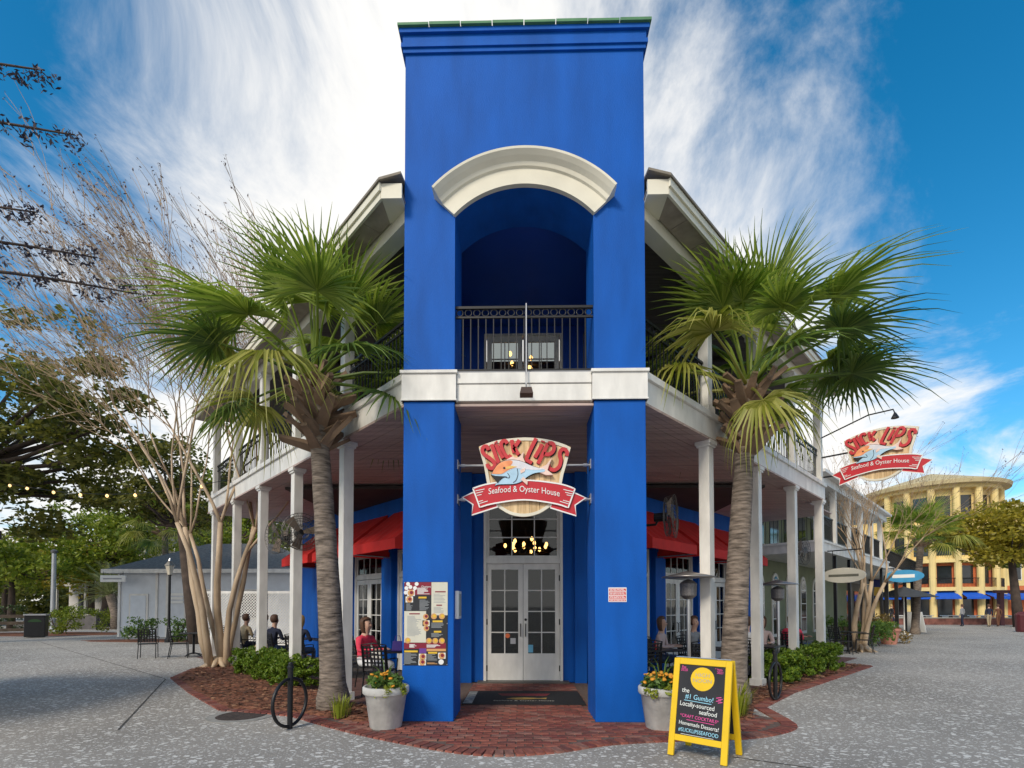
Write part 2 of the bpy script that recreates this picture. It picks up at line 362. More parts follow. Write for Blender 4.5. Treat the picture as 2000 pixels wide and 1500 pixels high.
# arched upper wall
Ri = 1.37; zc0 = 7.58-Ri; a0 = math.asin(OH/Ri)
arc = [(Ri*math.sin(a0-2*a0*k/24), zc0+Ri*math.cos(a0-2*a0*k/24)) for k in range(25)]
zs = arc[0][1]
p = MB()
for k in range(24):
    (x1, z1), (x2, z2) = arc[k], arc[k+1]
    p.add([(x1,F,z1),(x2,F,z2),(x2,F,9.54),(x1,F,9.54),(x1,BK,z1),(x2,BK,z2),(x2,BK,9.54),(x1,BK,9.54)], [(0,1,2,3),(7,6,5,4),(0,4,5,1)])
for s in (-1, 1):
    a, b = sorted((s*OH, s*TH)); p.box(a, b, F, BK, 7.20, 9.54)
    if zs > 7.2: pass
p.build('tower_wall', blue, B)
p = MB()
for s in (-1, 1): a, b = sorted((s*TH, s*(TH-.3))); p.box(a, b, BK, 10.6, 7.15, 9.54)
p.box(-TH+.3, TH-.3, 10.3, 10.6, 7.62, 9.54); p.build('tower_side_wall', blue, B)
p = MB()                                                         # cornice: stepped bands and coping
for e, z0, z1 in ((.03,9.52,9.58),(.055,9.58,9.64),(.035,9.64,9.77),(.075,9.77,9.835)):
    p.box(-TH-e, TH+e, F-e, 10.6+e, z0, z1)
p.build('cornice', blue, B)
for k in range(8):
    x0 = -TH-.10+k*(2*TH+.2)/8; c = MB(); c.box(x0+.006, x0+(2*TH+.2)/8-.006, F-.11, F+.35, 9.837, 9.872+.006*(k % 2)); c.build('coping_tile', greentile, B)
p = MB(); p.box(-TH-.1, TH+.1, F+.36, 10.7, 9.837, 9.862); p.build('tower_roof', greentile, B)
# white arch hood: flat architrave plus projecting crown
hood = MB(); A1 = R(47)
prof = [(Ri-.018,F+.02),(Ri-.018,F-.05),(Ri+.20,F-.05),(Ri+.215,F-.08),(Ri+.26,F-.10),(Ri+.30,F-.16),(Ri+.345,F-.21),(Ri+.375,F-.215),(Ri+.375,F+.02)]
nP = len(prof); nA = 37; vs = []
for k in range(nA):
    th = A1-2*A1*k/(nA-1); vs += [(r*math.sin(th), y, zc0+r*math.cos(th)) for r, y in prof]
fs = [(k*nP+i, k*nP+(i+1) % nP, (k+1)*nP+(i+1) % nP, (k+1)*nP+i) for k in range(nA-1) for i in range(nP)]+[tuple(range(nP)), tuple((nA-1)*nP+i for i in range(nP))[::-1]]
hood.add(vs, fs); hood.build('arch_hood', cream, B)
# loggia inside the tower
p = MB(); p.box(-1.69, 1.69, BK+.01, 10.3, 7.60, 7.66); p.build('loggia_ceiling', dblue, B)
p = MB(); p.box(-1.69, 1.69, F+.04, 10.3, 4.905, 4.93); p.build('loggia_floor', M('deck_grey',(.25,.25,.26),.7), B)
# core walls
core = MB(); core.box(-1.32, -.83, 10.38, 10.6, 0, 4.42); core.box(.83, 1.32, 10.38, 10.6, 0, 4.42); core.box(-.83, .83, 10.38, 10.6, 3.95, 4.42); core.build('entry_wall', blue, B)
for s in (-1, 1):
    p = MB(); a, b = sorted((s*1.32, s*1.08)); p.box(a, b, 10.26, 10.378, 0, 4.42); p.build('pilaster', blue, B)
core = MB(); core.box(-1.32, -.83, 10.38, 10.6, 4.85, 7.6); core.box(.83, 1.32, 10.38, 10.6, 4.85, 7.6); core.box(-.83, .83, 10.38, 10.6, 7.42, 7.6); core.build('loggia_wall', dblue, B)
DO = -2.78
BAY = [3.2+2.3*k for k in range(4)]; DW = 1.55
for s in (-1, 1):
    wl = MB(); t = 2.2
    for b in BAY[:3]:
        wbox(wl, s, t, b, DO-.2, DO, 0, 4.42); wbox(wl, s, b, b+DW, DO-.2, DO, 3.0, 4.42); t = b+DW
    wbox(wl, s, t, 11.5, DO-.2, DO, 0, 4.42); wbox(wl, s, 11.3, 11.5, DO-7, DO-.2, 0, 7.4); wl.build('wing_wall', blue, B)
    for b in BAY[:3]+[9.95]:
        p = MB(); wbox(p, s, b-.62, b-.13, DO+.003, DO+.13, 0, 2.95); wbox(p, s, b-.66, b-.09, DO+.003, DO+.16, 2.95, 3.05); p.build('pilaster', blue, B)
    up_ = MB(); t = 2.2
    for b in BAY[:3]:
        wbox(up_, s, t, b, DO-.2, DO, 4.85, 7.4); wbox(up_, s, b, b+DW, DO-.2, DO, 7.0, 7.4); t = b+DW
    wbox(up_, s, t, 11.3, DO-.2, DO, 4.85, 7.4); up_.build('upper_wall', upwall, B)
# porch ceilings of narrow boards
nb = 22; bw = 2.78/nb
TE = {-1: 11.2, 1: 9.15}
for s in (-1, 1):
    for k in range(nb):
        o1 = -k*bw-.004; o0 = -(k+1)*bw+.004; m1 = 2.2*k/nb; m0 = 2.2*(k+1)/nb
        b = MB(); z0, z1 = 4.425+.002*(k % 3), 4.46; te = TE[s] if o1 > -.3 or s < 0 else 11.4
        b.hexa([Wp(s,m0,o0,z0), Wp(s,te,o0,z0), Wp(s,te,o1,z0), Wp(s,m1,o1,z0), Wp(s,m0,o0,z1), Wp(s,te,o0,z1), Wp(s,te,o1,z1), Wp(s,m1,o1,z1)]); b.build('ceiling_board', soffit, B)
for k in range(26):
    y0 = 6.86+k*3.52/26; hw = 1.69-.4*(k+.5)/26
    if y0 < BK: hw = OH-.002
    b = MB(); b.box(-hw, hw, y0+.003, y0+3.52/26-.003, 4.425+.002*(k % 3), 4.46); b.build('ceiling_board', soffit, B)
# porch beams, decks, columns, railings, roofs
def capital(mb, c, z, r=.15):
    for hw, a, b_ in ((.135,0,.03),(.155,.03,.06),(.18,.06,.12)):
        pass
CT = {-1: [2.06,4.32,6.43,8.56,10.75], 1: [2.18,4.44,6.73,8.98]}
for s in (-1, 1):
    te = TE[s]; rz = R(45)*s
    p = MB(); wbox(p, s, .03, te, -.24, -.02, 4.44, 4.80); wbox(p, s, .03, te+.03, -.25, .025, 4.80, 4.90)
    wbox(p, s, te-.2, te, DO, -.24, 4.44, 4.80); p.build('porch_beam', white, B, bevel=.006)
    p = MB(); p.hexa([Wp(s,2.2,DO,4.80),Wp(s,te,DO,4.80),Wp(s,te,-.25,4.80),Wp(s,.2,-.25,4.80),Wp(s,2.2,DO,4.86),Wp(s,te,DO,4.86),Wp(s,te,-.25,4.86),Wp(s,.2,-.25,4.86)]); p.build('balcony_deck', MATS['deck_grey'], B)
    for t in CT[s]:
        for z0, z1 in ((0, 4.44), (4.90, 7.12)):
            hw = .092 if z0 == 0 else .088
            c = MB(); wbox(c, s, t-hw, t+hw, -.13-hw, -.13+hw, z0, z1-.10); co = c.build('column', white, B, bevel=.008)
            c = MB(); wbox(c, s, t-hw-.025, t+hw+.025, -.155-hw, -.105+hw, z1-.11, z1-.07); wbox(c, s, t-hw-.045, t+hw+.045, -.175-hw, -.085+hw, z1-.07, z1-.002); c.build('capital', white, co)
            c = MB(); wbox(c, s, t-hw-.03, t+hw+.03, -.16-hw, -.10+hw, z0+.001, z0+.14); c.build('column_base', white, co)
    ts = [.12]+CT[s]+([te] if te-CT[s][-1] > .5 else [])
    for a, b in zip(ts, ts[1:]):
        rl = MB(); a2, b2 = a+.1, b-.1
        wbox(rl, s, a2, b2, -.155, -.115, 5.76, 5.80); wbox(rl, s, a2, b2, -.15, -.12, 5.63, 5.655); wbox(rl, s, a2, b2, -.15, -.12, 4.99, 5.015); ro = rl.build('railing', iron, B)
        n = int((b2-a2)/.105); bs = MB()
        for k in range(1, n): tt = a2+(b2-a2)*k/n; wbox(bs, s, tt-.007, tt+.007, -.142, -.128, 5.0, 5.64)
        n = int((b2-a2)/.13)
        for k in range(n):
            tt = a2+(b2-a2)*(k+.5)/n; q = [Wp(s, tt+.048*math.cos(h), -.135, 5.708+.048*math.sin(h)) for h in [2*math.pi*i/10 for i in range(11)]]; bs.tube(q, .007, 4)
        tag(bs.build('balusters', iron, ro), None, None, kind='stuff')
    p = MB(); wbox(p, s, .05, te, -.26, -.02, 7.12, 7.38); p.build('eave_beam', cream, B, bevel=.006)
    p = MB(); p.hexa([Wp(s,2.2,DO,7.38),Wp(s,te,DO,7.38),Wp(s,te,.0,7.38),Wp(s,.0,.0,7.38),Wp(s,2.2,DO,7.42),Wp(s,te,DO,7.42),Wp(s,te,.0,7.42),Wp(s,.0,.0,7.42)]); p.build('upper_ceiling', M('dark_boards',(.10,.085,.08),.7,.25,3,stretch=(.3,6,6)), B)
    n = int((te+.2)/.6)
    for k in range(n):
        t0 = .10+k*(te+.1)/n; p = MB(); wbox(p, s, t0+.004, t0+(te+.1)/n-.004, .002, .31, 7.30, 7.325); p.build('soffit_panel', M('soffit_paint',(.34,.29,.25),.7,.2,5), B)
    p = MB(); wbox(p, s, .08, te+.25, .31, .345, 7.27, 7.44); wbox(p, s, .06, te+.27, .345, .375, 7.37, 7.48); fa = p.build('fascia', cream, B)
    # return of the eave to the tower, and the roof
    cx, cy, _ = Wp(s, .08, .33, 0); p = MB(); a, b = sorted((cx, s*TH)); p.box(a, b, cy-.02, cy+.02, 7.27, 7.48); p.box(a, b, cy+.02, F+.3, 7.291, 7.318); p.build('eave_return', cream, B)
    p = MB(); w1, w2 = Wp(s,.14,.31,0), Wp(s,.7,-.02,0); p.prism([(s*1.69,cy),(w1[0],w1[1]),(w2[0],w2[1]),(s*1.69,7.9)], lambda x,y:(x,y,7.330), lambda x,y:(x,y,7.355)); p.build('soffit_corner', MATS['soffit_paint'], B)
    p = MB()
    def rp(t, o, dz=0): x, y, _ = Wp(s, t, o, 0); return (x, y, 7.48+(.40-o)*.36+dz)
    c4 = [rp(.03,.40), rp(te+.3,.40), rp(te+.3,-5), rp(5.2,-5)]
    p.hexa([(x,y,z) for x,y,z in c4]+[(x,y,z+.035) for x,y,z in c4]); p.build('porch_roof', rooftrim, B)
    xa, ya, za = rp(.03,.40); p = MB(); a, b = sorted((xa, s*TH)); zi = za+.16
    q = [(xa,ya,za),(s*TH,ya,za+.08),(s*TH,9.8,za+1.1),(xa,ya,za+.035),(s*TH,ya,za+.115),(s*TH,9.8,za+1.135)]
    p.add(q, [(0,1,2),(3,5,4),(0,3,4,1),(1,4,5,2),(2,5,3,0)]); p.build('porch_roof', rooftrim, B)
# ---- doors
DOORC = {}
def french(parent, loc, rz, wd, h, rows, kick, mat=white, name='door_leaf', cols=2, stile=.10, top=.12):
    key = (wd, h, rows, kick, cols)
    if key not in DOORC:
        fr = MB(); y0, y1 = -.02, .025; x0, x1 = -wd/2, wd/2
        fr.box(x0, x0+stile, y0, y1, 0, h); fr.box(x1-stile, x1, y0, y1, 0, h); fr.box(x0+stile, x1-stile, y0, y1, 0, kick); fr.box(x0+stile, x1-stile, y0, y1, h-top, h)
        gw, gh = (wd-2*stile)/cols, (h-top-kick)/rows; mu = .011
        for c in range(1, cols): fr.box(x0+stile+c*gw-mu, x0+stile+c*gw+mu, y0+.008, y1-.008, kick, h-top)
        for r_ in range(1, rows): fr.box(x0+stile, x1-stile, y0+.009, y1-.009, kick+r_*gh-mu, kick+r_*gh+mu)
        pn = MB(); pn.box(-gw/2, gw/2, -.003, .003, -gh/2, gh/2)
        DOORC[key] = (fr.mesh(name, mat), pn.mesh('pane', glass), gw, gh)
    fm, pm, gw, gh = DOORC[key]
    o = put(name, fm, parent, Vector(loc)-wloc(parent), rz)
    for c in range(cols):
        for r_ in range(rows): put('pane', pm, o, (-wd/2+stile+(c+.5)*gw, .004, kick+(r_+.5)*gh))
    return o
def handles(leaf, sx, z=1.0):
    h = MB(); h.tube([(sx,-.02,z-.13),(sx,-.07,z-.11),(sx,-.07,z+.11),(sx,-.02,z+.13)], .011, 6); h.build('handle', iron, leaf, local=True)
def hinges(leaf, sx, h):
    for z in (.25, h*.5, h-.3): q = MB(); q.box(sx-.012, sx+.012, -.032, -.0205, z-.06, z+.06); q.build('hinge', iron, leaf, local=True)
fr = MB(); fr.box(-.83,-.775,10.30,10.46,.03,3.95); fr.box(.775,.83,10.30,10.46,.03,3.95); fr.box(-.775,.775,10.31,10.45,2.50,2.62); fr.box(-.775,.775,10.30,10.46,3.88,3.95); fr.build('door_frame', white, B)
st = MB(); st.box(-.95,.95,10.12,10.46,.004,.045); st.build('threshold', M('worn_metal',(.10,.09,.08),.5), B)
for s in (-1, 1):
    l = french(B, (s*.388, 10.37, .05), 0, .768, 2.445, 4, .56); handles(l, -s*.335, 1.05); hinges(l, s*.375, 2.445)
    if s > 0:
        q = MB(); q.lathe([(.028,0),(.028,.012)], (0,0,0), 12); q.xf(Matrix.Translation((-.335,-.021,1.27)) @ Matrix.Rotation(R(90),4,'X')); q.build('lock', iron, l, local=True)
        q = MB(); q.box(-.29,-.18,-.012,-.006,.58,.74); q.build('door_sticker', M('blue_sticker',(.15,.45,.65),.5), l, local=True)
    else:
        q = MB(); q.prism([(.05*math.cos(a*.5236), .05*math.sin(a*.5236)) for a in range(12)], lambda x, z: (x+.06,-.012,z+.93), lambda x, z: (x+.06,-.006,z+.93)); q.build('door_sticker', M('orange_sticker',(.75,.16,.05),.5), l, local=True)
        q = MB(); q.box(.12,.23,-.012,-.006,.76,.88); q.build('door_sticker', M('grey_sticker',(.45,.45,.47),.5), l, local=True)
french(B, (0,10.38,2.62), 0, 1.55, 1.26, 3, .05, name='transom_window', cols=3, stile=.06, top=.05)
french(B, (-.39,10.40,4.93), 0, .76, 2.45, 5, .5); french(B, (.39,10.40,4.93), 0, .76, 2.45, 5, .5)
p = MB(); p.box(-.83,-.785,10.34,10.44,4.90,7.42); p.box(.785,.83,10.34,10.44,4.90,7.42); p.box(-.785,.785,10.34,10.44,7.385,7.42); p.build('door_frame', white, B)
for s in (-1, 1):
    for b in BAY[:3]:
        for zb, tall in ((.03, 1), (4.88, 0)):
            fr = MB(); wbox(fr, s, b, b+.05, DO-.1, DO+.03, zb, zb+(2.97 if tall else 2.12)); wbox(fr, s, b+DW-.05, b+DW, DO-.1, DO+.03, zb, zb+(2.97 if tall else 2.12))
            if tall: wbox(fr, s, b+.05, b+DW-.05, DO-.1, DO+.02, 2.33, 2.43)
            wbox(fr, s, b+.05, b+DW-.05, DO-.1, DO+.03, zb+(2.92 if tall else 2.08), zb+(2.97 if tall else 2.12)); fr.build('door_frame', white, B)
            for k in (0, 1):
                x, y, _ = Wp(s, b+.05+(DW-.1)*(.25+.5*k), DO-.03, 0)
                l = french(B, (x, y, zb+.005), R(45)*s, (DW-.11)/2, 2.28 if tall else 2.06, 4, .50)
                if tall: handles(l, .29*(1 if (k == 0) == (s > 0) else -1))
            if tall:
                x, y, _ = Wp(s, b+DW/2, DO-.03, 0); french(B, (x, y, 2.435), R(45)*s, DW-.11, .51, 1, .04, name='transom_window', cols=4, stile=.05, top=.04)
# interior
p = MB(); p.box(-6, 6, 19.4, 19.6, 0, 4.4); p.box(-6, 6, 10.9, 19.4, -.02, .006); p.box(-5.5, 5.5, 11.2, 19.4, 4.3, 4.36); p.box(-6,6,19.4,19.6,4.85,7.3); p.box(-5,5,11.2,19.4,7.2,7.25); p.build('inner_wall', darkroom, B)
def chandelier(loc, n, r, label):
    c = thing('chandelier', label, 'chandelier', loc)
    q = MB(); q.tube([(0,0,0),(0,0,1.25 if loc[2] < 4 else .24)], .012, 6); q.tube([(r*math.cos(a*.2618), r*math.sin(a*.2618), 0) for a in range(25)], .015, 5)
    for k in range(n): a = 6.283*k/n; q.tube([(0,0,.15),(r*math.cos(a), r*math.sin(a), 0)], .008, 4)
    q.build('frame', iron, c, local=True)
    me = None
    for k in range(n):
        a = 6.283*k/n; rr = r*(1 if k % 2 else .6)
        if me is None: q = MB(); q.lathe([(.005,-.05),(.035,-.02),(.04,.02),(.02,.06),(.005,.07)], (0,0,0), 8); me = q.mesh('bulb', bulbm, True)
        put('bulb', me, c, (rr*math.cos(a), rr*math.sin(a), .05+.10*(k % 3)))
    return c
chandelier((.10,12.6,3.0), 14, .55, 'round iron chandelier with glowing amber bulbs behind the entrance transom')
chandelier((-.05,11.05,6.97), 8, .33, 'iron chandelier added upstairs, its glowing bulbs standing in for orange reflections in the balcony door')  # added fixture; its bulbs imitate orange lights reflected in the upper door panes
# tower railing
ro = MB(); ro.box(-OH, OH, 6.90, 6.94, 5.85, 5.885); ro.box(-OH, OH, 6.905, 6.935, 5.715, 5.74); ro.box(-OH, OH, 6.905, 6.935, 4.95, 4.975); rail = ro.build('balcony_railing', iron, B)
q = MB(); q.box(-.007,.007,-.007,.007,0,.74); bm_ = q.mesh('baluster', iron)
for k in range(17): put("baluster", bm_, rail, (-OH+(k+1)*2*OH/18, 6.92, 4.975))
q = MB(); q.tube([(.048*math.cos(a*.5236),0,.048*math.sin(a*.5236)) for a in range(13)], .008, 5, caps=False); rm_ = q.mesh('ring', iron, True)
for k in range(16): put('ring', rm_, rail, (-OH+(k+.5)*2*OH/16, 6.92, 5.795))
# red awnings
for s in (-1, 1):
    for b in BAY[:3]:
        t0, t1 = b-.22, b+DW+.22; a = MB(); oo = DO+1.15
        T = [(DO+.01,3.95),(oo,3.02),(oo,2.80)]
        n = 6
        for k in range(n):                                        # canopy panels with a slight sag between ribs
            ta, tb = t0+(t1-t0)*k/n, t0+(t1-t0)*(k+1)/n; tm = (ta+tb)/2
            for (o1, z1), (o2, z2), sag in ((T[0],T[1],.018),(T[1],T[2],0)):
                a.add([Wp(s,ta,o1,z1),Wp(s,tm,o1,z1-sag*.3),Wp(s,tb,o1,z1),Wp(s,tb,o2,z2),Wp(s,tm,o2,z2-sag),Wp(s,ta,o2,z2)], [(0,1,4,5),(1,2,3,4)])
        for tt in (t0, t1): a.add([Wp(s,tt,DO+.01,3.95),Wp(s,tt,oo,3.02),Wp(s,tt,oo,2.80),Wp(s,tt,DO+.01,2.80)], [(0,1,2,3)])
        ao = a.build('awning', redcan, B)
        fr = MB(); fr.tube([Wp(s,t0+.02,DO+.02,2.82),Wp(s,t0+.02,oo-.02,2.82),Wp(s,t1-.02,oo-.02,2.82),Wp(s,t1-.02,DO+.02,2.82)], .013, 5); fr.build('awning_frame', steel, ao)

# ------------------------------------------------------------------ hanging fish sign
def zl(zx, zy): return ((zx-1000)*.00105, (679-zy)*.00105)
def clip(poly, x0, x1):
    for sgn, lim in ((1, x0), (-1, x1)):
        out_ = []
        for i in range(len(poly)):
            a, b = poly[i-1], poly[i]; da, db = sgn*(a[0]-lim), sgn*(b[0]-lim)
            if (da >= 0) != (db >= 0): t = da/(da-db); out_.append((a[0]+(b[0]-a[0])*t, a[1]+(b[1]-a[1])*t))
            if db >= 0: out_.append(b)
        poly = out_
    return poly
BOARD = [zl(*p) for p in bez([(365,248),(520,190),(700,150),(1010,125),(1300,150),(1500,200),(1655,260)],3)+[(1600,470),(1550,640),(1520,800),(1440,1030)]+bez([(1350,1110),(1200,1200),(1000,1240),(800,1205),(640,1110)],3)+[(560,1010),(490,800),(440,520)]]
LET = [[(505,305),(480,255),(435,262),(415,310),(445,365),(520,420),(580,475),(592,525),(555,562),(505,548),(485,500)],
 [(545,225),(585,330),(640,470),(662,492)],[(607,225),(655,325),(708,418)],[(600,190),(612,204)],[(765,215),(740,178),(695,188),(678,235),(705,320),(750,390),(790,408),(815,375)],
 [(828,165),(840,250),(862,345)],[(935,165),(905,215),(858,268)],[(858,268),(890,320),(925,372)],
 [(1170,145),(1110,260),(1055,380),(1035,440),(1070,468),(1110,492)],[(1255,228),(1205,320),(1152,412)],[(1268,180),(1262,196)],
 [(1335,215),(1270,350),(1195,500)],[(1335,215),(1395,215),(1420,260),(1405,325),(1350,368),(1275,362)],
 [(1592,395),(1600,340),(1560,297),(1512,318),(1498,375),(1512,450),(1490,540),(1425,590),(1358,568),(1343,512)]]
def fish_sign(name, label, loc, rz, k=1.):
    T = thing(name, label, 'sign', loc, rz, None); T.scale = (k, k, k)
    cuts = [360,490,640,775,915,1080,1215,1370,1515,1660]
    for a, b in zip(cuts, cuts[1:]):
        pl_ = clip(BOARD, zl(a+2,0)[0], zl(b-2,0)[0])
        if len(pl_) > 2: q = MB(); d = .002*((a//7) % 3); q.prism(pl_, lambda x, z: (x,-.02-d,z), lambda x, z: (x,.02,z)); q.build('plank', wood, T, local=True)
    bd = BOARD+[BOARD[0]]; q = MB(); ctr = Vector((0, 0))
    q.ribbon([(x*.962, z*.962+.0) for x, z in bd], .045, -.034, -.024); q.build('rim', cream, T, local=True)
    arcT = bez([(290,850),(520,785),(1000,738),(1480,790),(1705,862)],5); arcB = bez([(1610,1125),(1420,1065),(1000,1012),(590,1060),(385,1115)],5)
    for sx in (-1, 1):
        tail = [(290,900),(140,968),(288,1070),(272,1218),(630,1105),(600,1000)]
        if sx > 0: tail = [(2000-x+(-4), y+15) for x, y in tail]
        tp = [zl(*p) for p in tail]; q = MB(); q.prism(tp, lambda x, z: (x,-.05,z), lambda x, z: (x,-.03,z)); q.ribbon(tp+[tp[0]], .020, -.056, -.05, 1); q.build('banner_tail', [redsign, whitep], T, local=True)
    mp = [zl(*p) for p in arcT+arcB]; q = MB(); q.prism(mp, lambda x, z: (x,-.075,z), lambda x, z: (x,-.045,z)); q.ribbon(mp+[mp[0]], .021, -.081, -.075, 1)
    for pts in ([(325,885),(450,860)],[(335,918),(430,895)],[(345,950),(410,935)],[(370,1035),(430,1018)],[(380,1062),(495,1028)],[(1545,870),(1690,905)],[(1570,910),(1680,938)],[(1590,945),(1665,962)],[(1540,1020),(1625,1045)],[(1495,1035),(1615,1072)]):
        q.ribbon([zl(*p) for p in pts], .010, -.081, -.0755, 1)
    ban = q.build('banner', [redsign, whitep], T, local=True)
    me = text('Seafood & Oyster House', .128, ext=.003, sx=.80)
    for v_ in me.vertices: v_.co.z += -.235-.19*v_.co.x**2-.035*v_.co.x; v_.co.y -= .08
    me.materials.append(whitep); put('lettering', me, ban)
    for pts in LET:
        q = MB(); P = bez([zl(*p) for p in pts], 4) if len(pts) > 2 else [zl(*p) for p in pts]
        q.ribbon(P, .054, -.055, -.022); q.ribbon([(x+.012, z-.012) for x, z in P], .060, -.0225, -.0215, 1); q.build('letter', [redlet, blackp], T, local=True)
    def lay(name, pts, y, mat, smooth=4):
        P = [zl(*p) for p in (bez(pts+[pts[0]], smooth)[:-1] if smooth else pts)]; q = MB(); q.prism(P, lambda x, z: (x,y,z), lambda x, z: (x,-.03,z)); return q.build(name, mat, T, local=True)
    body = [(550,665),(580,600),(640,520),(720,475),(830,460),(960,480),(1100,540),(1200,572),(1280,588),(1275,625),(1150,642),(1050,690),(960,760),(860,792),(740,795),(640,800),(600,812),(640,760),(700,712)]
    lay('fish_outline', [(x+(x-900)*.03, y+(y-650)*.05) for x, y in body], -.086, blackp)
    lay('fish_tail', [(1215,575),(1310,525),(1388,425),(1345,540),(1325,600),(1405,668),(1300,668),(1210,628)], -.088, pinkf, 0)
    lay('dorsal_fin', [(700,480),(840,405),(890,430),(940,410),(995,338),(985,420),(1020,500),(850,470)], -.084, pinkf, 0)
    lay('fish_belly', body, -.092, bluef)
    lay('fish_back', [(552,655),(580,600),(640,520),(720,475),(830,460),(960,480),(1100,540),(1200,572),(1280,590),(1150,600),(1000,590),(880,575),(780,610),(690,655)], -.095, M('fish_silver',(.72,.70,.74),.5,.1,8))
    lay('fish_head', [(556,652),(580,600),(640,520),(720,478),(820,466),(840,500),(800,560),(880,560),(780,600),(690,652)], -.098, orangef)
    lay('fish_stripe', [(740,560),(820,540),(905,555),(830,572),(760,590)], -.100, M('fish_yellow',(.85,.55,.16),.5), 0)
    lay('fin', [(955,735),(990,695),(1050,755),(1045,812)], -.100, pinkf, 0); lay('fin', [(945,600),(1020,570),(1010,620),(955,650)], -.099, pinkf, 0)
    lay('mouth', [(565,680),(660,685),(760,690),(690,715),(632,782)], -.101, blackp, 0)
    q = MB(); q.ribbon([zl(*p) for p in bez([(905,580),(915,660),(890,740),(850,775)],4)], .008, -.0985, -.0965); q.ribbon([zl(*p) for p in bez([(770,640),(800,690),(780,710),(720,690)],4)], .008, -.0985, -.0965); q.build('gill_line', blackp, T, local=True)
    q = MB(); q.prism([zl(725+16*math.cos(a*.6283), 572+14*math.sin(a*.6283)) for a in range(10)], lambda x, z: (x,-.103,z), lambda x, z: (x,-.09,z)); q.build('eye', blackp, T, local=True)
    return T
fs_ = fish_sign('hanging_sign', 'wooden barrel sign with red fish lettering hung on rods between the two entrance pillars', (0.0, 7.2, 3.50), 0)
for z, l in ((.185, .975), (-.325, .975)):
    q = MB(); q.tube([(-l,0.03,z),(l,.03,z)], .018, 8)
    for s in (-1, 1): q.box(s*l-.008, s*l+.008, -.05, .11, z-.07, z+.07); q.tube([(s*(l-.1),.03,z),(s*(l-.04),.03,z)], .028, 8)
    q.build('rod', steel, fs_, local=True)
blade_loc = Wp(1, 8.95, 1.22, 5.38)
fs2 = fish_sign('hanging_sign', 'wooden barrel sign with red fish lettering projecting from the end of the upper balcony', blade_loc, R(-45), 1.12)
q = MB(); q.tube([(-1.25,.03,.18),(.5,.03,.18)], .02, 6); q.tube([(-1.25,.03,-.3),(-.55,.03,-.3)], .02, 6); q.tube([(-1.25,.03,.62),(-.2,.03,.95),(.25,.03,.95),(.3,-.1,.8)], .016, 6); q.lathe([(.02,.1),(.07,.0),(.075,-.02)], (.3,-.12,.72), 10)
q.box(-1.28,-1.235,-.02,.08,-.4,.7); q.build('bracket', iron, fs2, local=True)
# sign lamp on a rod, clamped to the tower railing
L_ = thing('sign_lamp', 'small dark sign lamp on a long rod clamped to the tower balcony railing', 'lamp', (0.03, 6.80, 4.6))
q = MB(); q.tube([(0,.09,1.27),(0,.03,1.27),(0,.01,.9),(0,-.02,.1),(0,-.16,-.02)], .012, 6); q.build('rod', steel, L_, local=True)
q = MB(); q.hexa([(-.09,-.26,-.13),(.09,-.26,-.13),(.09,-.10,-.13),(-.09,-.10,-.13),(-.07,-.22,-.03),(.07,-.22,-.03),(.07,-.12,-.03),(-.07,-.12,-.03)]); q.build('lamp_head', M('bronze',(.07,.04,.03),.4,.2), L_, local=True)

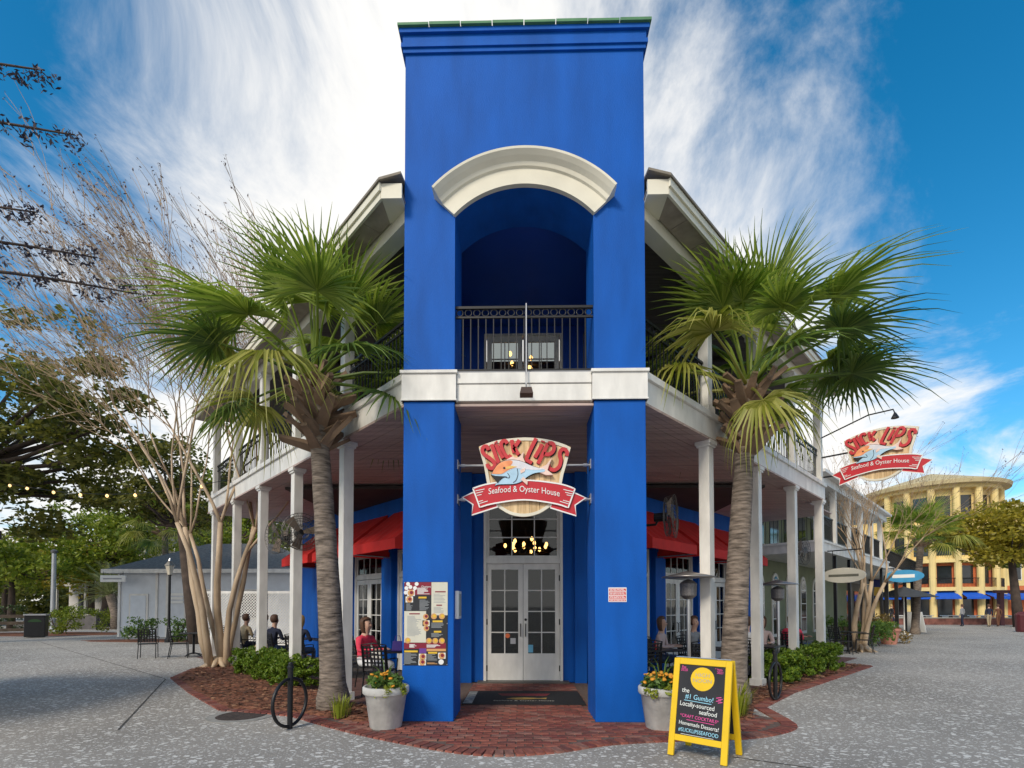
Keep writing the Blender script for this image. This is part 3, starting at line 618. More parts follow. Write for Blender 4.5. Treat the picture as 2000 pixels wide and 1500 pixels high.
# ------------------------------------------------------------------ menu poster, case, notice, mat
mat_ = lambda n, c: M(n, c, .5, .05, 8)
mm = [mat_('menu_black',(.02,.022,.028)), mat_('menu_maroon',(.22,.012,.035)), mat_('menu_cream',(.62,.60,.50)), mat_('menu_food',(.62,.33,.13)), mat_('menu_white',(.78,.78,.76)), mat_('menu_gold',(.72,.46,.04)), mat_('menu_grey',(.30,.32,.34)), mat_('menu_purple',(.14,.05,.28))]
P_ = thing('menu_poster', 'colourful printed food menu poster fixed to the left blue pillar', 'poster', (-1.37, F-.008, 1.36))
def menu():
    W_, H_ = 650., 1200.
    def X(a): return (a-130)/W_*.60-.30
    def Z(b): return .575-(b-140)/H_*1.15
    b = MB(); b.box(-.305,.305,0,.006,-.58,.58,0)
    def rect(x0,y0,x1,y1,mi,lv=1): b.box(X(x0),X(x1),-.0012*lv,0,Z(y1),Z(y0),mi)
    def disc(cx,cy,r,mi,lv=3): b.prism([(X(cx)+r/W_*.6*math.cos(a*.5236), Z(cy)+r/W_*.6*math.sin(a*.5236)) for a in range(12)], lambda x,z:(x,-.0012*lv,z), lambda x,z:(x,0,z), mi)
    rect(130,140,555,325,1); rect(540,140,785,620,2,2); rect(130,560,460,1015,2,2); rect(130,1020,760,1105,1)
    for cx, cy in ((185,165),(315,165),(160,225),(220,210),(290,225),(150,290)): disc(cx,cy,30,4)
    for cx, cy, r in ((230,295,50),(205,390,48),(455,640,42),(580,635,45),(700,635,45),(460,735,46),(465,810,42),(185,985,45),(505,990,45),(600,990,45),(700,990,45),(410,1220,48),(405,1300,48),(700,1205,48)): rect(cx-r-8,cy-r*.9,cx+r+8,cy+r*.9,4,2) if r > 45 else None; disc(cx,cy,r,3,4); disc(cx+8,cy-5,r*.55,5 if r % 2 else 1,5)
    disc(690,1295,40,4)
    rect(360,1100,465,1170,7,2); rect(470,1105,760,1140,3,2)
    rnd = random.Random(3)
    def lines(x0,x1,y0,y1,n,mi,lv=3):
        for k in range(n):
            y = y0+(y1-y0)*k/n; rect(x0,y,x0+(x1-x0)*rnd.uniform(.45,.95),y+7,mi,lv)
    lines(325,540,222,318,8,4); lines(160,260,450,555,7,6); lines(360,530,395,555,10,6); lines(575,770,310,450,7,6); lines(575,740,500,590,5,6); lines(175,400,630,930,19,6); lines(540,740,730,810,5,6); lines(540,740,880,940,4,6)
    lines(130,340,1165,1330,11,6); lines(480,640,1185,1280,6,6); lines(480,640,1305,1330,2,3); lines(210,350,1040,1090,5,4); lines(470,740,1045,1090,4,4)
    for x0,x1,y in ((345,465,350),(560,710,695),(580,690,845),(135,335,1130),(495,630,1150)): rect(x0,y,x1,y+26,5,3)
    for x0,x1,y in ((595,755,270),(615,700,465),(205,365,590)): rect(x0,y,x1,y+18,1,3)
    return b
menu().build('printed_sheet', mm, P_, local=True)
me = text('Oysters', .042, ext=.0008, shear=.2); me.materials.append(mm[4]); put('heading', me, P_, (.0,-.0045,.50))
q = MB()
for x in (-.30,.30):
    for z in (-.57,0,.57): q.lathe([(.008,0),(.006,.004)], (0,0,0), 8); q.xf(Matrix.Translation((x,-.001,z)) @ Matrix.Rotation(R(90),4,'X'), len(q.v)-16)
q.build('screws', steel, P_, local=True)['kind'] = 'stuff'
P2 = thing('menu_case', 'small white glazed menu case on the inner side of the left pillar', 'display case', (-OH, 7.12, 1.62))
q = MB(); q.box(0,.05,-.16,.16,-.20,.20); q.build('case', whitep, P2, local=True, bevel=.005)
q = MB(); q.box(.0505,.053,-.125,.125,-.16,.16); q.build('glazing', mat_('menu_paper',(.45,.45,.40)), P2, local=True)
P3 = thing('notice_plate', 'small red and white printed notice screwed to the right blue pillar', 'notice', (1.29, F-.006, 1.76))
q = MB(); q.box(-.125,.125,0,.005,-.10,.10); q.build('plate', whitep, P3, local=True)
q = MB()
for z0, z1 in ((.045,.085),(-.005,.035),(-.055,-.015),(-.09,-.065)): q.box(-.115,.115,-.0012,.001,z0,z1,0)
rnd = random.Random(5)
for z in (.073,.057,.022,.008,-.028,-.042,-.077):
    x = -.105
    while x < .09: l = rnd.uniform(.015,.05); q.box(x,min(x+l,.105),-.002,-.001,z-.004,z+.004,1); x += l+.008
q.build('print', [mat_('notice_red',(.60,.03,.04)), whitep], P3, local=True)
DM = thing('door_mat', 'black rubber entrance mat with faded red fish emblem', 'mat', (0, 8.55, .018))
q = MB(); q.box(-1.0,1.0,-.62,.62,0,.012); q.build('mat', M('mat_rubber',(.018,.018,.02),.8,.3,40,.3,200), DM, local=True)
q = MB(); q.box(-.99,-.84,-.55,.55,.0125,.0135); q.build('worn_strip', M('scuffed',(.30,.30,.29),.8,.5,12), DM, local=True)
q = MB(); fp = [(-.30,-.05),(-.18,.04),(0,.07),(.18,.03),(.28,-.01),(.40,.06),(.38,-.08),(.26,-.04),(.1,-.10),(-.12,-.12)]
q.prism(fp, lambda x,y:(x,y-.1,.0125), lambda x,y:(x,y-.1,.0138), 1)
q.prism([(-.38,.12),(.40,.12),(.48,.34),(-.46,.34)], lambda x,y:(x,y,.0125), lambda x,y:(x,y,.0135), 0)
q.build('emblem', [M('mat_red',(.20,.03,.035),.8,.3,20), M('mat_ochre',(.34,.22,.06),.8,.3,20)], DM, local=True)
me = text('Seafood & Oyster House', .10, ext=.0006); me.transform(Matrix.Rotation(R(-90),4,'X')); me.materials.append(M('mat_print',(.35,.34,.30),.8)); put('lettering', me, DM, (0,-.36,.014))

# ------------------------------------------------------------------ A-frame chalkboard
AF = thing('sandwich_board', 'yellow wooden sandwich board with chalk writing and yellow round emblem', 'sandwich board', (1.93, 5.36, .0), R(-40))
lean = math.atan2(.22, 1.02)
def leaned(mb, sgn, name, mats, **k):
    mb.xf(Matrix.Translation((0, 0, 0)) @ Matrix.Translation((0, -.25*sgn, 0)) @ Matrix.Rotation(-lean*sgn, 4, 'X')); return mb.build(name, mats, AF, local=True, **k)
for sgn in (1, -1):
    for x in (-.275, .275):
        q = MB(); q.box(x-.032, x+.032, -.018, .018, .008, 1.05); leaned(q, sgn, 'leg', yellowp, bevel=.004)
    q = MB(); q.box(-.243,.243,-.018,.018,.985,1.05); leaned(q, sgn, 'rail', yellowp, bevel=.004)
    q = MB(); q.box(-.243,.243,-.018,.018,.17,.235); leaned(q, sgn, 'rail', yellowp, bevel=.004)
q = MB(); q.box(-.243,.243,-.006,.008,.235,.985); leaned(q, 1, 'chalk_panel', slate)
q = MB(); q.box(-.243,.243,-.008,.006,.235,.985); leaned(q, -1, 'chalk_panel', slate)
q = MB(); q.prism([(.125*math.cos(a*.2618), .84+.125*math.sin(a*.2618)) for a in range(24)], lambda x,z:(x+.01,-.0085,z), lambda x,z:(x+.01,-.005,z)); leaned(q, 1, 'round_emblem', yellowp)
CH = {'w': M('chalk_white',(.80,.82,.78),.8,.15,60), 'p': M('chalk_pink',(.80,.10,.34),.8,.15,60), 'b': M('chalk_blue',(.32,.66,.82),.8,.15,60), 'g': M('emblem_grey',(.42,.38,.30),.7)}
for s_, x, z, size, c, rot, sx, al in (('Bye',-.195,.945,.036,'p',-4,.9,'C'),('2020',-.19,.912,.042,'p',-2,.9,'C'),('* Hello',.175,.945,.030,'p',-4,.9,'C'),('2021',.19,.912,.038,'p',-3,.9,'C'),
        ('HIGH',.01,.862,.058,'g',0,1.1,'C'),('NOON',.01,.803,.058,'g',0,1.1,'C'),('the',-.16,.685,.070,'w',-4,.9,'C'),('#1 Gumbo!',-.01,.615,.075,'b',-3,.85,'C'),('Locally-sourced',-.03,.535,.070,'w',-3,.83,'C'),
        ('seafood',.09,.470,.066,'w',-3,.9,'C'),('*CRAFT COCKTAILS*',.0,.415,.048,'p',-3,.88,'C'),('Homemade Desserts!',.0,.335,.058,'w',-3,.82,'C'),('#SLICKLIPSSEAFOOD',.0,.268,.056,'b',-2,.80,'C')):
    me = text(s_, size, ext=.0006, sx=sx); me.transform(Matrix.Rotation(R(-rot), 4, 'Y')); me.transform(Matrix.Translation((x, -.0105, z)))
    me.transform(Matrix.Translation((0,-.25,0)) @ Matrix.Rotation(-lean,4,'X')); me.materials.append(CH[c]); put('chalk_writing', me, AF)
q = MB(); q.ribbon([(-.17,.603),(.12,.590)], .006, -.0100, -.0085, 0); q.ribbon([(-.13,.400),(.16,.388)], .005, -.0100, -.0085, 1); q.ribbon([(-.18,.247),(.16,.243)], .004, -.01, -.0085, 2)
for k in range(4): q.ribbon([(.165+.02*(k % 2),.66-.016*k),(.215+.015*(k % 2),.672-.016*k)], .007, -.01, -.0085, 1)
leaned(q, 1, 'chalk_lines', [CH['b'], CH['p'], CH['w']])
q = MB(); q.tube([(-.29,-.03,1.04),(.29,-.03,1.04)], .008, 6); q.build('hinge_rod', steel, AF, local=True)

# ------------------------------------------------------------------ planters
leafg = leafmat('leaf_bright', (.05,.12,.015), (.16,.26,.05)); leafy = leafmat('leaf_lime', (.22,.28,.02), (.40,.42,.05))
flo = leafmat('orange_petals', (.75,.22,.01), (.85,.45,.04), .2); hedgem = leafmat('hedge_leaf', (.06,.14,.008), (.24,.34,.03), .35)
def leafcloud(name, clumps, size, mat, parent, aspect=.5, seed=1, local=True, kind=None, flat=0.):
    r = np.random.default_rng(seed); V = []
    for (c, rad, n) in clumps:
        d = r.normal(size=(n,3)); d /= np.linalg.norm(d,axis=1)[:,None]; rr = r.random(n)**.45
        p = np.array(c)+d*rr[:,None]*np.array(rad)
        a = r.normal(size=(n,3)); a[:,2] *= (1-flat); a /= np.linalg.norm(a,axis=1)[:,None]
        b = np.cross(a, r.normal(size=(n,3))); b /= np.linalg.norm(b,axis=1)[:,None]
        s_ = size*(.6+.8*r.random(n))[:,None]; a = a*s_; b = b*s_*aspect
        V.append(np.stack([p-a, p+b*.9-a*.1, p+a, p-b*.9-a*.1],1).reshape(-1,3))
    V = np.concatenate(V); n = len(V)//4
    me = bpy.data.meshes.new(name); me.vertices.add(len(V)); me.vertices.foreach_set('co', V.ravel().astype(np.float32)); me.loops.add(4*n); me.loops.foreach_set('vertex_index', np.arange(4*n,dtype=np.int32))
    me.polygons.add(n); me.polygons.foreach_set('loop_start', np.arange(0,4*n,4,dtype=np.int32)); me.update(calc_edges=True); me.materials.append(mat)
    o = put(name, me, parent)
    if parent is not None and not local: o.location = -wloc(parent)
    if kind: o['kind'] = kind
    return o
def planter(loc, label, seed, full):
    T = thing('flower_planter', label, 'planter', loc)
    q = MB(); q.lathe([(.19,0),(.205,.02),(.265,.44),(.285,.45),(.30,.47),(.30,.54),(.285,.555),(.265,.55),(.26,.48),(.0,.47)], (0,0,0), 32); q.build('pot', potm, T, smooth=True, local=True)
    r = random.Random(seed)
    leafcloud('foliage', [((r.uniform(-.2,.2), r.uniform(-.2,.2), .56+r.uniform(0,.10)), (.10,.10,.08), 60) for _ in range(14)], .035, leafg, T, seed=seed)
    leafcloud('trailing_leaves', [((r.uniform(-.28,.28), -.22+r.uniform(-.08,.1), .50+r.uniform(-.08,.06)), (.06,.05,.07), 40) for _ in range(6)], .03, leafy, T, seed=seed+1)
    bl_ = MB(); bl_.lathe([(.004,-.012),(.026,-.004),(.030,.008),(.014,.016),(.003,.014)], (0,0,0), 8); me_ = bl_.mesh('blossom', flo, True)
    for k in range(full):
        a = r.uniform(0,6.28); d = r.uniform(.02,.26); o = put('blossom', me_, T, (d*math.cos(a), d*math.sin(a)-.04, .62+r.uniform(0,.13)-d*.2), r.uniform(0,6)); o.rotation_euler = (r.uniform(-.5,.7), r.uniform(-.6,.6), 0)
    q = MB()
    for k in range(9 if full > 30 else 5):
        a = r.uniform(0,6.28); l = r.uniform(.3,.5); q.add([(-.008,0,.5),(.008,0,.5),(.3*l*math.cos(a)+.006,.3*l*math.sin(a),.5+l*.8),(.3*l*math.cos(a)-.006,.3*l*math.sin(a),.5+l*.8),(.6*l*math.cos(a),.6*l*math.sin(a),.5+l)], [(0,1,2,3),(3,2,4)])
    q.build('grass_blades', leafg, T, local=True)['kind'] = 'stuff'
    return T
planter((-1.83,6.50,0), 'weathered white pot of sparse ochre flowers beside the menu pillar', 3, 16)
planter((1.80,6.52,0), 'weathered white pot full of orange blossoms beside the notice pillar', 8, 48)

# ------------------------------------------------------------------ bike racks, manhole
def rack(loc, rz, label):
    T = thing('bike_rack', label, 'bike rack', loc, rz)
    q = MB(); q.tube([(0,0,-.05),(0,0,.78)], .034, 14); q.lathe([(.034,.78),(.042,.785),(.042,.81),(.03,.825),(.03,.85),(.02,.865)], (0,0,0), 14); q.build('post', iron, T, smooth=False, local=True)
    q = MB(); q.tube([(.31*math.sin(a*math.pi/18), -.0, .345+.31*math.cos(a*math.pi/18)) for a in range(37)], .022, 8, caps=False); q.build('ring', iron, T, smooth=True, local=True)
rack((-3.07,6.42,0), R(75), 'black ring and post bike rack beside the round manhole cover')
rack((4.25,8.42,0), R(46), 'black ring and post bike rack beside the clipped hedges')
T = thing('manhole_cover', 'round dark iron manhole cover set in a concrete collar', 'manhole', (-4.12,7.15,0))
q = MB(); q.lathe([(.46,.0),(.46,.008),(.34,.009),(.34,.0)], (0,0,0), 28); q.build('collar', M('collar_concrete',(.30,.29,.27),.9,.15,12), T, local=True)
q = MB(); q.lathe([(.335,0),(.335,.012),(.30,.013),(.29,.010),(.0,.011)], (0,0,0), 28); q.build('lid', M('rusted_iron',(.06,.045,.04),.8,.4,14,.4,50), T, local=True)

# ------------------------------------------------------------------ patio furniture
def make_chair():
    T = thing('patio_chair', 'black lattice chair', 'chair', (0,0,0), 0, 'black lattice patio chairs')
    q = MB(); q.box(-.23,.23,-.23,.22,.43,.455); q.build('seat', iron, T, local=True)
    q = MB()
    for k in range(7): x = -.20+k*.4/6; q.hexa([(x-.014,.215,.50),(x+.014,.215,.50),(x+.014,.225,.50),(x-.014,.225,.50),(x-.014,.285,.90),(x+.014,.285,.90),(x+.014,.295,.90),(x-.014,.295,.90)])
    for k in range(6): z = .53+k*.07; y = .215+(z-.5)*.175; q.box(-.21,.21,y-.004,y+.012,z-.013,z+.013)
    q.tube([(-.225,.20,.45),(-.225,.29,.92),(0,.30,.95),(.225,.29,.92),(.225,.20,.45)], .014, 6); q.build('backrest', iron, T, local=True)
    for sx in (-1, 1):
        q = MB(); q.tube([(sx*.215,-.21,.44),(sx*.225,-.24,.0)], .013, 6); q.build('leg', iron, T, local=True)
        q = MB(); q.tube([(sx*.215,.20,.44),(sx*.225,.27,.0)], .013, 6); q.build('leg', iron, T, local=True)
        q = MB(); q.tube([(sx*.225,.245,.66),(sx*.25,-.05,.66),(sx*.25,-.18,.64),(sx*.225,-.21,.45)], .012, 6); q.build('armrest', iron, T, local=True)
    return T
chair0 = make_chair(); cfirst = [True]
def chair(x, y, deg, label):
    if cfirst[0]: cfirst[0] = False; o = chair0; o.location = (x, y, .005); o.rotation_euler = (0,0,R(deg)); o['label'] = label; return o
    return clone(chair0, (x, y, .005), R(deg), label)
def make_table(name='patio_table'):
    T = thing(name, 'table', 'table', (0,0,0), 0, 'black patio tables')
    q = MB(); q.box(-.38,.38,-.38,.38,.71,.735); q.build('table_top', iron, T, local=True, bevel=.006)
    q = MB(); q.tube([(0,0,.06),(0,0,.71)], .035, 8); q.build('pedestal', iron, T, local=True)
    q = MB()
    for k in range(4): a = math.pi/4+k*math.pi/2; q.tube([(0,0,.10),(.18*math.cos(a),.18*math.sin(a),.06),(.30*math.cos(a),.30*math.sin(a),.012)], .018, 6)
    q.build('foot', iron, T, local=True); return T
table0 = make_table(); tfirst = [True]
def table(x, y, deg, label):
    if tfirst[0]: tfirst[0] = False; o = table0; o.location = (x,y,.005); o.rotation_euler = (0,0,R(deg)); o['label'] = label; return o
    return clone(table0, (x,y,.005), R(deg), label)
# ------------------------------------------------------------------ people
def person(label, loc, rz, top, legs, hair, seated=True, k=1., longhair=False, arms='table', dress=False, skirt=None):
    T = thing('person', label, 'person', loc, rz); T.scale = (k, k, 1)
    if seated:
        J = {'pel':((0,.02,.53),.125),'wst':((0,.03,.70),.115),'cst':((0,.02,.90),.135),'nkb':((0,.0,1.05),.075),'nk':((0,-.02,1.12),.050),'hd':((0,-.035,1.20),.080),'hd2':((0,-.03,1.28),.085),'hd3':((0,-.02,1.345),.055)}
        for s, n in ((-1,'l'),(1,'r')):
            J[n+'hip'] = ((s*.10,-.02,.52),.095); J[n+'kn'] = ((s*.12,-.44,.52),.062); J[n+'an'] = ((s*.12,-.42,.10),.042); J[n+'toe'] = ((s*.13,-.56,.045),.036)
            J[n+'sh'] = ((s*.165,.0,1.00),.062); J[n+'el'] = ((s*.23,-.06,.76),.043)
            J[n+'wr'] = ((s*.14,-.29,.78),.028); J[n+'ha'] = ((s*.12,-.355,.785),.026)
    else:
        J = {'pel':((0,0,.92),.125),'wst':((0,0,1.08),.115),'cst':((0,-.01,1.28),.14),'nkb':((0,0,1.43),.075),'nk':((0,-.01,1.50),.05),'hd':((0,-.02,1.58),.08),'hd2':((0,-.02,1.66),.085),'hd3':((0,-.01,1.725),.055)}
        for s, n in ((-1,'l'),(1,'r')):
            st_ = .12*s
            J[n+'hip'] = ((s*.09,0,.88),.095); J[n+'kn'] = ((s*.10,-.03+st_*.6,.48),.062); J[n+'an'] = ((s*.10,st_,.09),.042); J[n+'toe'] = ((s*.11,-.14+st_,.04),.036)
            J[n+'sh'] = ((s*.17,0,1.37),.062); J[n+'el'] = ((s*.23,.02,1.10),.043); J[n+'wr'] = ((s*.22,-.08,.87),.028); J[n+'ha'] = ((s*.21,-.10,.80),.026)
    E_ = [('pel','wst'),('wst','cst'),('cst','nkb'),('nkb','nk'),('nk','hd'),('hd','hd2'),('hd2','hd3')]
    for n in 'lr':
        E_ += [('pel',n+'hip'),(n+'hip',n+'kn'),(n+'kn',n+'an'),(n+'an',n+'toe'),('cst',n+'sh'),(n+'sh',n+'el'),(n+'el',n+'wr'),(n+'wr',n+'ha')]
    hp = Vector(J['hd'][0]); J['nose'] = ((hp.x, hp.y-.095, hp.z+.045),.012); E_.append(('hd','nose'))
    for n, s in (('l',-1),('r',1)):                              # four fingers and a thumb on each hand
        h = Vector(J[n+'ha'][0]); fd = (h-Vector(J[n+'wr'][0])).normalized(); sd_ = Vector((1,0,0))
        for k in range(4): J[n+'f%d' % k] = (tuple(h+fd*(.075-.012*abs(k-1.4))+sd_*(k-1.5)*.019+Vector((0,0,-.02))),.0085); E_.append((n+'ha', n+'f%d' % k))
        J[n+'th'] = (tuple(h+fd*.02-sd_*s*.045),.0095); E_.append((n+'wr', n+'th'))
    names = list(J); me = bpy.data.meshes.new('body'); me.from_pydata([J[n][0] for n in names], [(names.index(a), names.index(b)) for a, b in E_], [])
    o = bpy.data.objects.new('tmp', me); COL.objects.link(o); sk = o.modifiers.new('s','SKIN'); su = o.modifiers.new('u','SUBSURF'); su.levels = 2; sk.branch_smoothing = .3
    for i, n in enumerate(names): d = me.skin_vertices[0].data[i]; d.radius = (J[n][1], J[n][1]*(.8 if n in ('cst','wst','pel') else 1)); d.use_root = (n == 'pel')
    bpy.context.view_layer.update(); em = bpy.data.meshes.new_from_object(o.evaluated_get(bpy.context.evaluated_depsgraph_get())); bpy.data.objects.remove(o)
    for m in (top, legs, skin, blackp): em.materials.append(m)
    segs = []
    for a, b in E_:
        k = 0
        if a[1:] in ('hip','kn') or b[1:] in ('hip',): k = 1
        if a[1:] == 'an': k = 3
        if a[1:] in ('wr','ha') or a in ('nk','hd','hd2') or b[1:] == 'ha' or b == 'nk': k = 2
        segs.append((Vector(J[a][0]), Vector(J[b][0]), k))
    for p in em.polygons:
        c = p.center; best = (9, 0)
        for a, b, k in segs:
            ab = b-a; t = max(0, min(1, (c-a).dot(ab)/ab.length_squared)); d = (c-a-ab*t).length
            if d < best[0]: best = (d, k)
        p.material_index = best[1]; p.use_smooth = True
    em.name = 'body'; put('body', em, T)
    hc = Vector(J['hd2'][0]); b = bmesh.new(); bmesh.ops.create_uvsphere(b, u_segments=14, v_segments=10, radius=.108)
    for v_ in b.verts:
        if v_.co.y < -.045 and v_.co.z < .055: v_.co.y = -.02
        if v_.co.z < 0: v_.co.z *= 2.3 if longhair else 1.15
        v_.co += Vector((0,.018,.012))+Vector([random.uniform(-.004,.004) for _ in range(3)])
    hm = bpy.data.meshes.new('hair'); b.to_mesh(hm); b.free(); hm.materials.append(hair)
    for p in hm.polygons: p.use_smooth = True
    put('hair', hm, T, hc)
    for s in (-1, 1):
        q = MB(); q.lathe([(.001,-.006),(.009,0),(.001,.006)], (hp.x+s*.032, hp.y-.078, hp.z+.065), 6); q.build('eye', blackp, T, local=True)
    return T
shirt_red = M('coral_top',(.72,.05,.10),.8,.12,20); navy = M('navy_cloth',(.02,.025,.05),.85,.2,20); denim = M('denim',(.08,.13,.24),.85,.2,20); wshirt = M('white_cloth',(.72,.72,.74),.85,.08,20); khaki = M('khaki_cloth',(.38,.30,.19),.85,.15,20); grey_c = M('grey_cloth',(.25,.26,.28),.85,.15,20)
chair(-3.05,9.45,90,'black lattice chair under the woman in the coral top'); person('woman in a coral top sitting at a porch table looking down', (-3.05,9.45,.0), R(70), shirt_red, wshirt, hairb, longhair=True, k=1.16)
chair(-2.58,8.85,172,'empty black lattice chair with its back to the street beside the menu pillar'); table(-2.28,9.6,8,'black square table between the coral-topped woman and the menu pillar')
q = thing('handbag','small purple handbag standing on the table beside the menu pillar','bag',(-2.42,9.45,.742)); m_ = MB(); m_.hexa([(-.11,-.05,0),(.11,-.05,0),(.11,.05,0),(-.11,.05,0),(-.09,-.03,.19),(.09,-.03,.19),(.09,.03,.19),(-.09,.03,.19)]); m_.build('bag_body', M('purple_cloth',(.10,.06,.32),.7), q, local=True, bevel=.015); m_ = MB(); m_.tube([(-.06,0,.18),(-.04,0,.29),(.04,0,.29),(.06,0,.18)], .008, 6); m_.build('strap', MATS['purple_cloth'], q, local=True)
for x, y, d, lab, pr in ((-6.35,12.45,160,'black chair under the man in the dark jacket',('man in a dark navy jacket sitting with his back to the hedge',navy,denim,hairb,False)),
        (-5.45,11.95,175,'black chair under the fair-haired woman',('fair-haired woman in a dark top sitting with her back to the hedge',navy,denim,hairy,True)),
        (-7.15,13.5,20,'black chair under the man in the pale shirt',('man in a pale shirt facing the hedge at a porch table',wshirt,khaki,hairb,False)),
        (4.75,10.55,140,'black chair under the person in the white shirt',('person in a white shirt sitting beside the clipped hedges',wshirt,wshirt,hairb,False)),
        (5.55,11.55,-20,'black chair under the long-haired woman',('long-haired woman in a pale top sitting at the right porch table',M('blush_cloth',(.60,.45,.42),.85),grey_c,hairb,True))):
    chair(x, y, d, lab); person(pr[0], (x,y,0), R(d), pr[1], pr[2], pr[3], longhair=pr[4])
table(-6.0,13.15,45,'black square table between the man in the navy jacket and the wall'); table(-5.0,12.75,45,'black square table in front of the fair-haired woman'); table(5.25,10.95,45,'black square table beside the person in the white shirt')
for x, y, d, lab in ((-4.1,11.1,200,'occupied black lattice chair behind the left palm trunk'),(-7.9,13.9,150,'occupied black lattice chair under the left porch end'),(-8.3,14.6,80,'empty black lattice chair by the lattice screen'),
        (2.35,9.7,-160,'empty black lattice chair just behind the notice pillar'),(2.9,10.4,60,'occupied black lattice chair facing the first right-hand doors'),(3.3,9.55,190,'empty black lattice chair beside the near patio heater'),(3.75,10.9,30,'occupied black lattice chair behind the right palm trunk'),
        (6.1,12.3,45,'empty black lattice chair beside the far patio heater'),(6.9,12.75,150,'occupied black lattice chair near the third right-hand column'),(7.6,13.9,30,'occupied black lattice chair at the end of the right porch'),
        (-11.55,15.0,-150,'empty black lattice chair standing out on the paving beyond the bare tree'),(-10.65,15.1,120,'empty black lattice chair turned sideways beside the bare tree'),(-10.2,16.2,20,'empty black lattice chair on the far side of the outdoor table'),(-9.4,15.3,75,'empty black lattice chair nearest the bare tree trunk'),
        (11.7,17.1,-120,'black lattice chair out on the paving beside the tall thin post'),(10.6,16.6,100,'black lattice chair behind the last clipped hedge')):
    chair(x, y, d, lab)
for a in ((-4.1,11.1,200,'woman in a grey top sitting behind the left palm trunk',grey_c,denim,hairy,True),(-7.9,13.9,150,'man in a khaki shirt sitting under the left porch end',khaki,navy,hairb,False),(2.9,10.4,60,'person in a blush top sitting facing the first right-hand doors',MATS['blush_cloth'],denim,hairb,True),(3.75,10.9,30,'person in a grey shirt sitting behind the right palm trunk',grey_c,khaki,hairb,False),(6.9,12.75,150,'person in a coral top sitting near the third right-hand column',shirt_red,wshirt,hairy,True),(7.6,13.9,30,'person in navy sitting at the end of the right porch',navy,denim,hairb,False)):
    person(a[3], (a[0],a[1],0), R(a[2]), a[4], a[5], a[6], longhair=a[7])
table(2.75,9.95,20,'black square table behind the notice pillar'); table(3.9,10.3,45,'black square table beside the right palm'); table(-10.6,15.7,30,'black square table out on the paving beyond the bare tree'); table(11.1,17.0,20,'black square table beyond the last clipped hedge'); table(6.9,13.4,45,'black square table near the end of the right porch')
q = thing('sauce_bottle','red squeeze bottle standing on the table behind the notice pillar','bottle',(2.62,9.85,.742)); m_ = MB(); m_.lathe([(.03,0),(.032,.11),(.012,.15),(.006,.19)], (0,0,0), 10); m_.build('bottle', M('ketchup_red',(.55,.02,.02),.4), q, local=True)

# ------------------------------------------------------------------ patio heaters, fans
def heater(loc, label):
    T = thing('patio_heater', label, 'patio heater', loc)
    q = MB(); q.lathe([(.23,0),(.23,.05),(.17,.10),(.16,.42),(.05,.46),(.05,.5)], (0,0,0), 18); q.build('base', M('dark_enamel',(.06,.06,.065),.4), T, local=True, smooth=False)
    q = MB(); q.tube([(0,0,.45),(0,0,1.75)], .03, 10); q.build('pole', steel, T, local=True)
    q = MB(); q.lathe([(.06,1.72),(.13,1.78),(.14,1.98),(.10,2.02),(.02,2.06)], (0,0,0), 16); q.build('burner', M('mesh_grey',(.20,.19,.19),.5,.3,60,metal=.5), T, local=True)
    q = MB(); q.lathe([(.43,2.085),(.425,2.10),(.15,2.16),(.02,2.20),(.01,2.16),(.15,2.13)], (0,0,0), 28); q.build('reflector', M('dull_aluminium',(.45,.43,.42),.35,.1,5,metal=.8), T, local=True, smooth=True)
heater((2.78,8.35,0), 'tall steel patio heater with round reflector beside the right palm'); heater((5.75,11.2,0), 'tall steel patio heater with round reflector beyond the person in white')
def fan(loc, rz, label, arm):
    T = thing('wall_fan', label, 'fan', loc, rz); T.scale = (1.2,1.2,1.2)
    q = MB()
    for r_ in (.31,.22,.12):
        for y in (-.07,.05): q.tube([(r_*math.cos(a*.2618)*(.9 if y > 0 else 1), y*(1-.5*(r_ < .2)), r_*math.sin(a*.2618)*(.9 if y > 0 else 1)) for a in range(25)], .005, 4, caps=False)
    for k in range(28):
        a = k*6.283/28; q.tube([(.05*math.cos(a),-.10,.05*math.sin(a)),(.2*math.cos(a),-.095,.2*math.sin(a)),(.31*math.cos(a),-.07,.31*math.sin(a)),(.28*math.cos(a),.05,.28*math.sin(a)),(.08*math.cos(a),.09,.08*math.sin(a))], .003, 3)
    q.build('cage', M('cage_wire',(.12,.11,.10),.4,.2,8,metal=.6), T, local=True)
    for k in range(3):
        q = MB(); a = k*2.094+.3; ca, sa = math.cos(a), math.sin(a)
        def rp2(u_, v_, y): return (u_*ca-v_*sa, y, u_*sa+v_*ca)
        q.add([rp2(.04,-.03,-.01),rp2(.27,-.10,-.045),rp2(.28,.06,.01),rp2(.04,.03,.02)], [(0,1,2,3)]); q.add([rp2(.04,-.03,-.005),rp2(.27,-.10,-.04),rp2(.28,.06,.015),rp2(.04,.03,.025)], [(3,2,1,0)]); q.build('blade', M('fan_blade',(.16,.12,.09),.5), T, local=True)
    q = MB(); q.tube([(0,.05,0),(0,.22,0)], .065, 12); q.tube([(0,.15,0),(0,.2,-.1),arm], .02, 6); q.build('motor', iron, T, local=True)
x, y, _ = Wp(-1,4.32,-.13,0); fan((x-.38,y+.05,3.05), R(-30), 'black caged fan on the hedge-side of the second left column', (.35,.15,-.15)); fan((x+.22,y-.28,3.08), R(35), 'black caged fan turned to the palm on the second left column', (-.12,.25,-.15))
x, y, _ = Wp(1,2.18,-.13,0); fan((x-.62,y+.02,3.15), R(65), 'dark caged fan beside the red awning on the first right column', (.05,.55,-.1))
